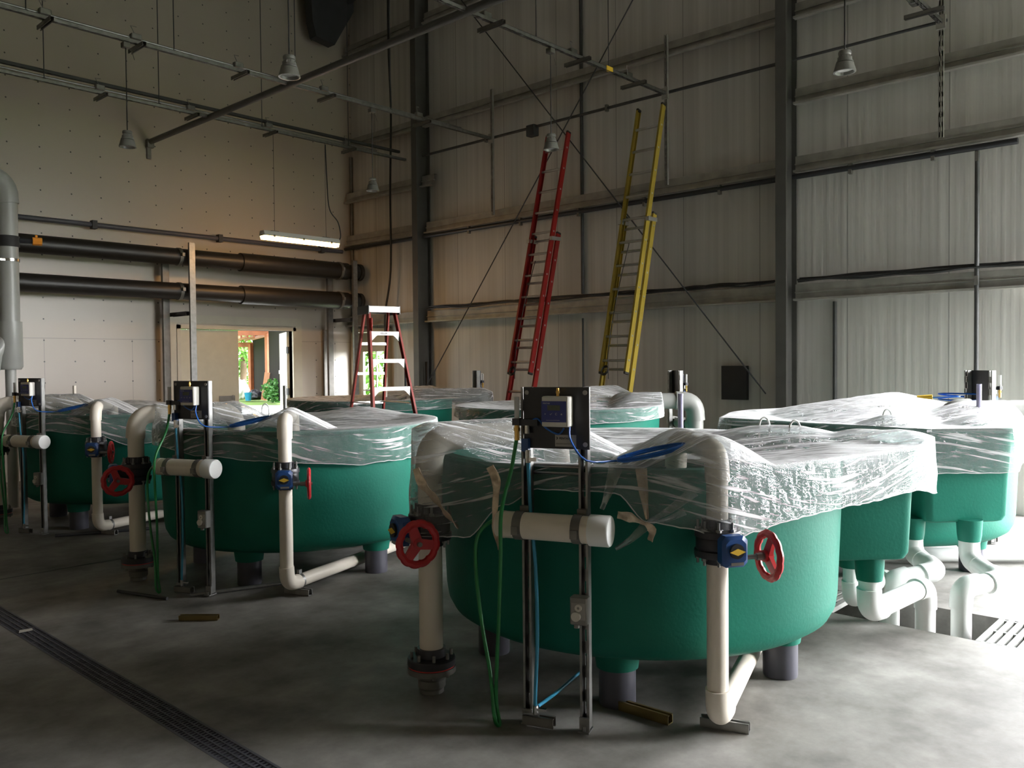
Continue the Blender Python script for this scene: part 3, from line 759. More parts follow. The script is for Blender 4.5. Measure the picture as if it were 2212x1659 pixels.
def fish_tank(cx, cy, label, box_deg, leg0, stubs):
    t = thing('fish_tank', label, 'fish tank', (cx, cy, 0), group='green fibreglass fish tanks')
    m = MB()
    m.lathe([(0, .27), (.72, .252), (.88, .254), (.955, .266), (1.003, .298), (1.028, .345), (1.038, .41), (1.066, 1.085), (1.085, 1.09), (1.09, 1.105), (1.085, 1.12),
             (1.035, 1.122), (1.025, 1.1), (.98, .43), (.96, .38), (.90, .34), (0, .32)], 96)
    m.build('shell', 'green_fibreglass', t, smooth=35)
    for k in range(5):
        a = R_(leg0 + 72 * k); x, y = .785 * math.cos(a), .785 * math.sin(a)
        m = MB(); m.lathe([(.115, .31), (.106, .24), (.097, .175), (0, .175)], 28, c=(x, y)); lg = m.build('leg', 'green_fibreglass', t, smooth=35)
        m = MB(); m.lathe([(0, .001), (.083, .001), (.085, .01), (.085, .182), (0, .182)], 28, c=(x, y)); m.build('foot_pipe', 'pipe_dark_grey', lg, smooth=35)
    if box_deg is not None:
        a = R_(box_deg); vs, fs = hollow_box(None, .56, .60, .515, 1.115)
        M = Matrix.Translation((1.15 * math.cos(a), 1.15 * math.sin(a), 0)) @ Matrix.Rotation(a, 4, 'Z')
        m = MB(); m.add(vs, fs, M); sb = m.build('side_box', 'green_fibreglass', t, smooth=35)
        for (x, y) in stubs:
            m = MB(); m.lathe([(.078, .54), (.072, .44), (.066, .40), (0, .40)], 24, c=(x, y)); m.build('drain_stub', 'green_fibreglass', sb, smooth=35)
    return t
AX, BX = 3.865, 6.97
AY = [2.645, 5.88, 9.04]; BY = [2.52, 5.75, 8.95]
fish_tank(AX, AY[0], 'nearest green round tank, in the foreground right of centre', -45, -80, [(4.60 - AX, 1.65 - AY[0]), (4.82 - AX, 1.83 - AY[0])])
fish_tank(AX, AY[1], 'green round tank in shadow left of centre behind the first control stand', None, -80, [])
fish_tank(AX, AY[2], 'darkest green tank at the far left behind the white pipes', None, -80, [])
fish_tank(BX, BY[0], 'bright lit green tank with square box at the right edge', 225, -94, [(-.97, -1.0), (-1.12, -.70)])
fish_tank(BX, BY[1], 'tank half hidden behind the nearest tank, below the yellow ladder', None, -94, [])
fish_tank(BX, BY[2], 'tank deep in the hall behind the red stepladder', None, -94, [])

# ------------------------------------------------------------------ valves and pipework
def ring_wheel(m, R, r, M, lobes=12, n=72):
    vs = []; fs = []; q = 8
    for k in range(n):
        a = 2 * PI * k / n; rr = R * (1 + .045 * abs(math.cos(lobes / 2 * a)) ** .7) - .004
        for i in range(q):
            b = 2 * PI * i / q
            vs.append(((rr + r * 1.15 * math.cos(b)) * math.cos(a), r * .9 * math.sin(b), (rr + r * 1.15 * math.cos(b)) * math.sin(a)))
    for k in range(n):
        for i in range(q):
            a = k * q + i; b = k * q + (i + 1) % q; c = ((k + 1) % n) * q
            fs.append((a, b, c + (i + 1) % q, c + i))
    m.add(vs, fs, M)
def valve(parent, z, ang, s=1.0, wheel=.090):
    """wafer valve between flanges on a riser; +x = indicator face, +y = wheel shaft"""
    M = Matrix.Translation((0, 0, z)) @ Matrix.Rotation(R_(ang), 4, 'Z') @ Matrix.Scale(s, 4)
    m = MB(); R = .094
    m.lathe([(.05, .10), (.056, .10), (.058, .06), (R * .98, .055), (R, .05), (R, .028), (.085, .026), (.088, .02), (.088, -.02), (.085, -.026), (R, -.028), (R, -.05), (R * .98, -.055), (.058, -.06), (.056, -.085), (.05, -.085)], 36, M)
    for k in range(12):
        a = k * PI / 6; m.box((.058 * math.cos(a), .058 * math.sin(a), .08), (.008, .008, .036), M)
    v = m.build('valve_body', 'flange_plastic', parent, smooth=35)
    for k in range(8):
        a = R_(22.5 + 45 * k); c = (.079 * math.cos(a), .079 * math.sin(a))
        m = MB(); m.lathe([(0, -.085), (.006, -.085), (.006, .095), (0, .095)], 8, M, c=c); m.lathe([(0, .052), (.012, .052), (.012, .066), (0, .066)], 6, M, c=c); m.lathe([(0, -.066), (.012, -.066), (.012, -.052), (0, -.052)], 6, M, c=c)
        m.build('bolt', 'galvanized', v, smooth=30)
    m = MB(); m.box((.085, .02, 0), (.06, .06, .05), M); m.build('neck', 'flange_plastic', v)
    G = M @ Matrix.Translation((.138, -.004, -.005)) @ Matrix.Rotation(R_(90), 4, 'Y')
    m = MB(); m.box((0, 0, 0), (.125, .112, .062), G, bev=.018); g = m.build('gearbox', 'blue_paint', parent, smooth=30)
    m = MB(); m.cyl((.168, -.004, .0), (.180, -.004, .0), .030, 20, M=M); m.build('indicator_cap', 'black_plastic', g, smooth=30)
    P = M @ frame((.181, -.004, -.002), (0, 1, 0), (0, 0, 1))
    m = MB(); m.prism([(-.034, 0), (0, .014), (.034, 0), (0, -.014)], 0, .003, P); m.build('indicator_arrow', 'yellow_paint', g)
    m = MB(); m.box((.1705, .001, -.052), (.002, .055, .012), M); m.build('name_plate', 'plate_grey', g)
    m = MB(); m.cyl((.138, .05, -.035), (.138, .145, -.035), .010, 10, M=M); m.cyl((.138, .10, -.035), (.138, .135, -.035), .015, 6, M=M); m.build('shaft', 'galvanized_dull', parent, smooth=30)
    Wm = M @ Matrix.Translation((.138, .155, -.035)) @ Matrix.Rotation(R_(20), 4, 'Y')
    m = MB(); ring_wheel(m, wheel, .0145, Wm)
    for k in range(3):
        a = R_(90 + 120 * k); c, s_ = math.cos(a), math.sin(a)
        T = Wm @ Matrix(((c, 0, -s_, 0), (0, 1, 0, 0), (s_, 0, c, 0), (0, 0, 0, 1)))
        m.add([(.010, -.014, -.022), (.010, -.014, .022), (.010, .006, .022), (.010, .006, -.022), (wheel, -.005, -.018), (wheel, -.005, .018), (wheel, .007, .018), (wheel, .007, -.018)],
              [(0, 1, 2, 3), (7, 6, 5, 4), (0, 4, 5, 1), (1, 5, 6, 2), (2, 6, 7, 3), (3, 7, 4, 0)], T)
    m.cyl((0, -.022, 0), (0, .010, 0), .024, 20, M=Wm)
    h = m.build('handwheel', 'red_plastic', parent, smooth=35)
    m = MB(); m.cyl((0, .008, 0), (0, .022, 0), .010, 12, M=Wm); m.cyl((0, -.0225, 0), (0, -.012, 0), .012, 6, M=Wm); m.build('hub_nut', 'galvanized_dull', h)

def pipe_parts(t, pts, r, material, bend, collars=1.16, gap_label=None):
    path, arcs = elbowpath(pts, bend)
    m = MB(); m.tube(path, r, 24); m.build('pipe_run', material, t, smooth=40)
    for a in arcs: elbow_mb(a, r, r * .8, collars).build('elbow', material, t, smooth=40)

def inlet_pipe(x, y, label, cdir):
    """large riser with flanged foot, valve and elbow into the tank; cdir = unit vector to tank centre"""
    t = thing('inlet_pipe', label, 'pipe', (x, y, 0), group='thick inlet pipes with valves')
    d = Vector((cdir[0], cdir[1], 0)).normalized()
    pipe_parts(t, [(0, 0, .18), (0, 0, 1.222), d * .72 + Vector((0, 0, 1.222)), d * .72 + Vector((0, 0, .95))], .057, 'pvc_white', .13)
    valve(t, .80, 166, 1.1, wheel=.086)
    m = MB(); m.lathe([(.062, .215), (.068, .215), (.07, .175), (.112, .17), (.116, .165), (.116, .135), (.108, .13)], 36, close=False); m.build('upper_flange', 'flange_plastic', t, smooth=35)
    m = MB(); m.lathe([(.105, .132), (.112, .132), (.112, .128), (.105, .128)], 36, close=True); m.build('gasket', 'label_red', t, smooth=35)
    m = MB(); m.lathe([(.10, .129), (.116, .126), (.116, .10), (.07, .095), (.062, .07), (.066, .066), (.066, .03), (.058, .02), (.058, .001)], 36); m.build('lower_flange', 'galvanized_dull', t, smooth=35)
    for k in range(8):
        a = R_(45 * k + 10); m = MB(); m.lathe([(0, .085), (.008, .085), (.008, .20), (0, .20)], 8, c=(.095 * math.cos(a), .095 * math.sin(a))); m.build('flange_bolt', 'galvanized_dull', t, smooth=30)
    return t
def outlet_pipe(x, y, label, cdir, run):
    t = thing('outlet_pipe', label, 'pipe', (x, y, 0), group='slimmer outlet pipes with valves')
    d = Vector((cdir[0], cdir[1], 0)).normalized(); e = Vector((math.cos(R_(18)), math.sin(R_(18)), 0))
    pipe_parts(t, [e * run + Vector((0, 0, .088)), (0, 0, .088), (0, 0, 1.205), d * .5 + Vector((0, 0, 1.205)), d * .5 + Vector((0, 0, .98))], .0445, 'pvc_white', .09, 1.14)
    valve(t, .825, 236, 1.0)
    m = MB(); c = e * .13
    m.strut(c + Vector((.01, -.115, .024)), c + Vector((-.055, .08, .024)), up=(0, 0, -1)); m.build('strut_foot', 'galvanized', t)
    m = MB(); T = Matrix.Translation(c + Vector((0, 0, .088))) @ Matrix.Rotation(R_(18), 4, 'Z') @ Matrix.Rotation(R_(90), 4, 'Y')
    m.lathe([(.046, -.012), (.050, -.012), (.050, .012), (.046, .012)], 28, T, close=True); m.box((-.062, 0, 0), (.03, .02, .03), T); m.build('pipe_clamp', 'galvanized', t, smooth=30)
    return t
IN, OUT = (-1.165, .385), (-.722, -.900)
ins = ['thick white inlet pipe with red wheel valve, wrapped elbow, centre foreground', 'thick white inlet pipe left of the second control stand, red wheel facing the aisle', 'thick white inlet pipe cut by the left edge of the view']
outs = ['slim white outlet pipe in front of the nearest tank with side-on red wheel', 'slim white outlet pipe before the second tank, elbowed along the floor', 'slim white outlet pipe in the shadow at far left, red wheel side-on']
i0 = inlet_pipe(AX + IN[0], AY[0] + IN[1], ins[0], (-IN[0], -IN[1]))
o0 = outlet_pipe(AX + OUT[0], AY[0] + OUT[1], outs[0], (-OUT[0], -OUT[1]), 2.15)
for k in (1, 2):
    copy_tree(i0, loc=(AX + IN[0], AY[k] + IN[1], 0), label=ins[k]); copy_tree(o0, loc=(AX + OUT[0], AY[k] + OUT[1], 0), label=outs[k])

# drain pipes from the side boxes into the trench
def drain_pipe(pts, r, bend, label):
    a = Vector(pts[0]); t = thing('drain_pipe', label, 'pipe', (a.x, a.y, 0), group='white drain pipes below the side boxes')
    pipe_parts(t, [Vector(p) - Vector((a.x, a.y, 0)) for p in pts], r, 'pvc_bright', bend, 1.13)
    m = MB(); m.lathe([(r, a.z), (r * 1.13, a.z), (r * 1.13, a.z - .07), (r, a.z - .07)], 28, close=True); m.build('coupling', 'pvc_bright', t, smooth=40)
    return t
drain_pipe([(4.60, 1.65, .46), (4.60, 1.65, .225), (5.31, 1.58, .235), (5.31, 1.58, -.40)], .056, .085, 'thick white drain pipe from the near box, long horizontal run to the pit')
drain_pipe([(4.82, 1.83, .46), (4.82, 1.83, .21), (5.49, 1.86, .215), (5.49, 1.86, -.40)], .045, .075, 'slimmer white drain pipe half hidden by the nearest tank side')
drain_pipe([(6.0, 1.52, .46), (6.0, 1.52, .28), (5.70, 1.27, .24), (5.44, 1.42, .23), (5.44, 1.42, -.40)], .056, .085, 'white drain pipe at the right dropping in a zigzag from the lit box')
drain_pipe([(5.85, 1.82, .46), (5.85, 1.82, .30), (5.62, 1.60, .26), (5.36, 1.80, .22), (5.36, 1.80, -.40)], .056, .085, 'white zigzag drain pipe between the two square boxes')
t = thing('ground_pipe', 'white pipe lying on the floor beyond the pit under the lit tank', 'pipe', (5.9, 3.3, .06))
m = MB(); m.tube([(-.3, .35, 0), (1.9, -2.2, 0)], .055, 20); m.build('pipe_run', 'pvc_bright', t, smooth=40)
m = MB(); m.tube([(.55, -.635, 0), (.63, -.728, 0)], .066, 20); m.build('coupling', 'pvc_bright', t, smooth=40)

# ------------------------------------------------------------------ control stands
SX, SY, SR = 2.79, 2.32, 200.3
def control_stand(label, loc, rz):
    t = thing('control_stand', label, 'control stand', loc, R_(rz), group='black control panels on strut posts')
    for y in (-.1295, .1295):
        m = MB(); m.strut((0, y, .02), (0, y, 1.472), up=(-1, 0, 0)); m.build('post', 'galvanized', t)
        m = MB(); m.box((.01, y, .012), (.07, .05, .008)); m.box((.024, y, .04), (.008, .045, .06)); m.cyl((.03, y, .016), (.03, y, .035), .01, 6); m.build('foot_bracket', 'galvanized', t)
    m = MB(); m.strut((-.042, -.16, 1.115), (-.042, .15, 1.115), up=(-1, 0, 0)); m.build('cross_strut', 'galvanized', t)
    m = MB(); m.box((.028, .015, 1.342), (.010, .295, .262)); p = m.build('panel', 'black_plastic', t)
    for y in (-.115, .145):
        for z in (1.45, 1.232): m = MB(); m.cyl((.033, y, z), (.038, y, z), .010, 12); m.build('panel_screw', 'plate_grey', p)
    m = MB(); m.box((.062, .032, 1.372), (.058, .122, .128), bev=.006); c = m.build('controller', 'box_white', p, smooth=30)
    m = MB(); m.box((.0915, .026, 1.372), (.001, .110, .088)); m.build('face_plate', 'display_blue', c)
    m = MB(); m.box((.0922, .026, 1.388), (.001, .056, .022)); m.build('screen', 'lcd_green', c)
    m = MB()
    for k, y in enumerate((-.012, .013, .037, .060)):
        F = frame((.0922, y, 1.362), (0, 1, 0), (0, 0, 1))
        if k == 0: m.prism([(-.003, 0), (0, .003), (.003, 0), (0, -.003)], 0, .0006, F)
        if k == 1: m.prism([(-.005, 0), (-.004, .001), (-.001, -.002), (.006, .004), (.006, .005), (-.001, -.004)][::-1], 0, .0006, F)
        if k == 2: m.prism([(.004, .004), (-.003, .004), (-.005, 0), (-.003, -.004), (.004, -.004), (.004, -.003), (-.002, -.003), (-.0035, 0), (-.002, .003), (.004, .003)], 0, .0006, F)
        if k == 3: m.prism([(-.004, -.003), (.004, -.003), (0, .004)], 0, .0006, F)
    m.box((.0922, .022, 1.336), (.0008, .06, .0012)); m.build('buttons', 'print_white', c)
    text_mesh('PENTAIR', .008, 'print_white', c, frame((.0922, -.022, 1.404), (0, 1, 0), (0, 0, 1)))
    m = MB(); m.cyl((.065, .035, 1.435), (.065, .035, 1.45), .006, 10); m.cyl((.065, .035, 1.448), (.065, .035, 1.458), .009, 6); m.cyl((.065, .035, 1.458), (.065, .035, 1.47), .006, 10); m.build('brass_fitting', 'brass', c)
    m = MB(); m.box((.034, .058, 1.246), (.002, .094, .050)); q = m.build('name_plate', 'plate_grey', p)
    text_mesh('PENTAIR', .0125, 'print_black', q, frame((.0356, .030, 1.252), (0, 1, 0), (0, 0, 1)), bold=.0002)
    text_mesh('AQUATIC ECO-SYSTEMS', .0068, 'print_black', q, frame((.0356, .016, 1.231), (0, 1, 0), (0, 0, 1)))
    m = MB(); F = frame((.0356, .020, 1.2565), (0, 1, 0), (0, 0, 1)); m.prism([(-.004, .006), (.0, .006), (.005, 0), (0, -.006), (-.004, -.006), (.0, 0)], 0, .0006, F); m.build('emblem', 'print_black', q)
    # flow meter, regulator and fittings on the left edge
    m = MB(); m.lathe([(0, 1.335), (.011, 1.335), (.011, 1.432), (0, 1.432)], 14, c=(.055, -.155)); f = m.build('flow_meter', 'tube_clear', p, smooth=40)
    m = MB(); m.box((.055, -.155, 1.325), (.03, .032, .03)); m.box((.045, -.10, 1.322), (.03, .08, .028)); m.build('meter_block', 'flange_plastic', f)
    m = MB(); m.cyl((.055, -.155, 1.245), (.055, -.155, 1.31), .011, 12); m.cyl((.055, -.155, 1.285), (.055, -.155, 1.30), .014, 6); m.build('hose_barb', 'brass', f)
    m = MB(); m.cyl((.055, -.108, 1.275), (.055, -.108, 1.31), .011, 10); m.build('fitting', 'stainless', p)
    m = MB(); m.box((.045, -.118, 1.225), (.03, .03, .055)); m.build('check_valve', 'blue_paint', p)
    m = MB(); m.cyl((.055, -.105, 1.15), (.055, -.105, 1.205), .013, 10); m.box((.055, -.085, 1.165), (.02, .04, .016)); m.build('ball_valve', 'stainless', t)
    m = MB(); m.tube(smoothpath([(.05, -.105, 1.32), (.06, -.06, 1.34), (.06, -.02, 1.30), (.05, .03, 1.275), (.045, .055, 1.30)]), .004, 6); m.build('thin_tube', 'cable_blue', p, smooth=60)
    # white filter tube strapped across the posts
    m = MB(); m.tube([(.088, -.225, .885), (.088, .245, .885)], .057, 32); ft = m.build('filter_tube', 'pvc_white', t, smooth=40)
    m = MB(); m.tube([(.088, .182, .885), (.088, .262, .885), (.088, .268, .885)], [.065, .065, .061], 32); m.build('end_cap', 'pvc_bright', ft, smooth=40)
    m = MB(); m.tube([(.088, -.232, .885), (.088, -.226, .885), (.088, -.20, .885)], [.054, .0585, .0585], 32); m.build('end_plug', 'pvc_white', ft, smooth=40)
    for y in (-.1295, .1295):
        m = MB(); T = Matrix.Translation((.088, y, .885)) @ Matrix.Rotation(R_(90), 4, 'X')
        m.lathe([(.057, -.019), (.061, -.019), (.061, .019), (.057, .019)], 32, T, close=True); m.box((.03, y, .945), (.03, .04, .03)); m.box((.152, y, .875), (.02, .03, .035)); m.build('strap_clamp', 'galvanized_dull', ft, smooth=30)
    m = MB(); m.box((.045, .12, .535), (.05, .075, .118), bev=.005); s = m.build('switch_box', 'box_grey', t, smooth=30)
    m = MB(); m.box((.0705, .12, .535), (.002, .06, .07)); m.build('socket_recess', 'plate_grey', s)
    m = MB(); m.lathe([(.006, 0), (.015, 0), (.015, .008), (.006, .008)], 20, frame((.071, .122, .551), (0, 1, 0), (0, 0, 1)), close=True); m.cyl((.07, .112, .515), (.085, .112, .515), .02, 14); m.build('plug_ring', 'label_white', s, smooth=30)
    m = MB(); m.cyl((.045, .105, .458), (.045, .105, .478), .012, 10); m.build('gland', 'box_grey', s)
    m = MB(); m.strut((.04, -.14, .035), (.04, .00, .035), up=(0, 0, 1)); m.build('base_strut', 'galvanized_dull', t)
    m = MB(); m.cyl((.045, -.085, .06), (.045, -.085, .10), .012, 8); m.box((.045, -.06, .085), (.016, .05, .012)); m.build('drain_cock', 'stainless', t)
    return t
A_off = (SX - AX, SY - AY[0])
cs = control_stand('nearest control stand with black panel, white tube and grey switch box', (SX, SY, 0), SR)
copy_tree(cs, loc=(SX, AY[1] + A_off[1], 0), label='control stand with black panel before the second tank, left of the back door')
copy_tree(cs, loc=(SX, AY[2] + A_off[1], 0), label='control stand in deep shadow near the left edge')
BS = (1.13, -.62)
for k, (bx, by, lab) in enumerate(((8.08, 1.97, 'control stand seen from behind at the far right against the ribbed wall'),
                                   (8.12, 5.02, 'control stand seen from behind beside the bulging pipe bend below the yellow ladder'),
                                   (8.12, 8.14, 'small distant control stand seen from behind left of the red ladder foot'))):
    copy_tree(cs, loc=(bx, by, 0), rz=R_(-32), label=lab)
m = MB(); m.box((0, 0, 0), (.06, .34, .42)); o = m.build('wall_box', 'black_plastic', loc=(XR - .05, 5.08, 1.3)); tag(o, 'black box on the ribbed wall beside the brass fitting, left of the grey column', 'box')

def stand_pt(k, p):   # local stand coordinates -> world for stand k of the near row
    a = R_(SR); y0 = AY[k] + A_off[1]
    return Vector((SX + p[0] * math.cos(a) - p[1] * math.sin(a), y0 + p[0] * math.sin(a) + p[1] * math.cos(a), p[2]))
def hose(name, pts, r, material, label, cat, group, loc, rz=0):
    m = MB(); m.tube(smoothpath(pts, 8), r, 10); o = m.build(name, material, smooth=60, loc=loc, rot=(0, 0, rz)); tag(o, label, cat, group); return o
gl = [(.055, -.155, 1.26), (.075, -.175, 1.12), (.165, -.185, .95), (.165, -.19, .76), (.13, -.215, .5), (.11, -.235, .3), (.10, -.245, .12), (.10, -.23, .018), (.12, -.245, .05), (.10, -.27, .22), (.09, -.315, .45), (.08, -.345, .68), (.08, -.335, .82), (.085, -.27, .890), (.088, -.232, .885)]
bl = [(.055, -.105, 1.16), (.045, -.10, .95), (.03, -.085, .7), (.04, -.075, .4), (.045, -.085, .15), (.045, -.085, .10)]
labs_g = ['bright green hose looping to the floor at the nearest control stand', 'green hose looping at the control stand before the second tank', 'green hose at the shadowy control stand by the left edge']
labs_b = ['pale blue hose running down beside the nearest black panel posts', 'pale blue hose down the second control stand', 'pale blue hose down the leftmost control stand']
for k in range(3):
    L = (SX, AY[k] + A_off[1], 0)
    hose('green_hose', gl, .0085, 'hose_green', labs_g[k], 'hose', 'green hoses of the control stands', L, R_(SR))
    hose('blue_hose', bl, .008, 'hose_blue', labs_b[k], 'hose', 'pale blue hoses of the control stands', L, R_(SR))
hose('blue_tube', [(.03, -.08, .09), (-.2, -.06, .08), (-.47, -.03, .09)], .008, 'hose_blue', 'straight pale blue tube leading under the nearest tank', 'tube', None, (SX, SY, 0), R_(SR))
# coiled blue cables lying by the outlet elbows
def cable_coil(center, ang, tilt, lead, label, turns=5):
    pts = [Vector(p) for p in lead]; rnd = random.Random(3)
    U = Vector((math.cos(ang), math.sin(ang), tilt)).normalized(); V = Vector((-math.sin(ang), math.cos(ang), .18)).normalized()
    for i in range(turns * 14):
        a = 2 * PI * i / 14 + PI; k = i / 14
        pts.append(Vector(center) + U * (.135 + .012 * math.sin(k * 2.1)) * math.cos(a) + V * (.035 + .006 * math.cos(k * 1.7)) * math.sin(a) + Vector((0, 0, .003 * k)))
    m = MB(); a0 = pts[0].copy(); m.tube(smoothpath([p - a0 for p in pts], 4), .0048, 6)
    o = m.build('blue_cable', 'cable_blue', smooth=60, loc=a0); tag(o, label, 'cable', 'coiled blue probe cables'); return o
cc = Vector((3.035, 1.995, 1.185)); ang = math.atan2(-.74, .66)
labc = ['blue cable from the nearest controller coiled beside the wrapped elbow', 'blue cable coil under film beside the second control stand', 'blue cable coil next to the leftmost control stand']
c0 = cable_coil(cc, ang, .22, [stand_pt(0, (.06, .085, 1.308)), stand_pt(0, (.075, .095, 1.25)), stand_pt(0, (.07, .16, 1.17)), Vector((2.95, 2.12, 1.155))], labc[0])
for k in (1, 2):
    c = c0.copy(); COL.objects.link(c); c.location = c0.location + Vector((0, AY[k] - AY[0], 0)); c['label'] = labc[k]

# ------------------------------------------------------------------ second row pipes
def row_b_pipe(p, d, r, label, material, name, run=.8, top=1.2):
    t = thing(name, label, 'pipe', (p[0], p[1], 0), group='pipe bends of the wall-side tanks')
    d = Vector((d[0], d[1], 0)).normalized()
    pipe_parts(t, [(0, 0, .05), (0, 0, top), d * run + Vector((0, 0, top)), d * run + Vector((0, 0, .95))], r, material, r * 1.7)
    return t
for k, lab in ((0, 'wrapped grey pipe bend cut by the right edge of the view'), (1, 'big grey pipe bend standing free below the yellow ladder'), (2, 'distant grey pipe bend under film left of the red ladder foot')):
    row_b_pipe((8.0, [1.40, 4.70, 7.86][k]), (-.8, .9), .085, lab, 'pvc_grey', 'pipe_bend', .85, 1.15)
for k, lab in ((0, 'white pipe elbow with yellow and blue cable above the lit tank'), (1, 'film-covered white elbow right of the nearest black panel'), (2, 'film-covered elbow in the dark near the column foot')):
    t = row_b_pipe((8.22, [2.72, 5.93, 9.08][k]), (-1, -.1), .05, lab, 'pvc_white', 'return_pipe', .5, 1.2)
t = thing('probe_cable', 'blue cable with yellow plug tied to the white elbow at right', 'cable', (8.05, 2.45, 1.22))
m = MB(); m.tube([(0, .02, 0), (.03, -.10, .01)], .028, 10); m.build('plug', 'yellow_paint', t, smooth=40)
m = MB(); pts = [(.03, -.1, .01)]
for i in range(40):
    a = 2 * PI * i / 10; pts.append((.10 + .05 * math.cos(a), -.30 + .17 * math.sin(a), .02 + .03 * math.sin(a * .5)))
pts += [(.16, -.38, .12), (.2, -.45, .02)]
m.tube(smoothpath(pts, 4), .007, 6); m.build('cable_loops', 'cable_blue', t, smooth=60)

# standpipe tubes
for p, h, r, material, lab in (((4.36, 2.66), 1.385, .016, 'tube_lilac', 'lilac tube standing up through the film of the nearest tank'),
                      ((7.36, 1.80), 1.375, .019, 'tube_lilac', 'lilac tube standing before the far right control panel'),
                      ((4.32, 6.83), 1.385, .018, 'galvanized', 'short metallic tube right of the back door opening'),
                      ((3.55, 9.75), 1.37, .018, 'pvc_white', 'thin white standpipe against the back wall at left'),
                      ((7.05, 8.75), 1.40, .02, 'pvc_white', 'thin white standpipe left of the distant control stand')):
    t = thing('standpipe', lab, 'tube', (p[0], p[1], .37), group='thin standpipes in the tanks')
    m = MB(); m.lathe([(r * .8, 0), (r, 0), (r, h - .37), (r * .8, h - .37)], 18, close=True); m.build('tube', material, t, smooth=40)
m = MB(); m.tube([(0, 0, 0), (0, 0, 1.12)], .016, 12); o = m.build('dark_rod', 'black_plastic', smooth=40, loc=(7.6, 9.0, .37)); tag(o, 'black rod sticking up behind the white standpipe near the column', 'rod')
# small hoops on the tank rims under the film
for p, lab in (((4.68, 2.1), 'small white hoop on the far rim of the nearest tank'), ((4.83, 2.36), 'white wire hoop behind the film ridge left of the lit tank'), ((6.05, 2.05), 'white hoop lifting the film of the lit tank near its box'),
               ((4.05, 6.72), 'wire hoop on the far rim of the second tank below the back door'), ((3.75, 6.75), 'low wire hoop left of the tall one below the back door')):
    m = MB(); m.tube(smoothpath([(-.03, 0, -.08), (-.03, 0, .06), (0, 0, .10), (.03, 0, .06), (.03, 0, -.08)], 5), .006, 8)
    o = m.build('wire_hoop', 'pvc_bright', smooth=60, loc=(p[0], p[1], 1.13), rot=(0, 0, R_(-45))); tag(o, lab, 'hoop', 'hoops on the tank rims')

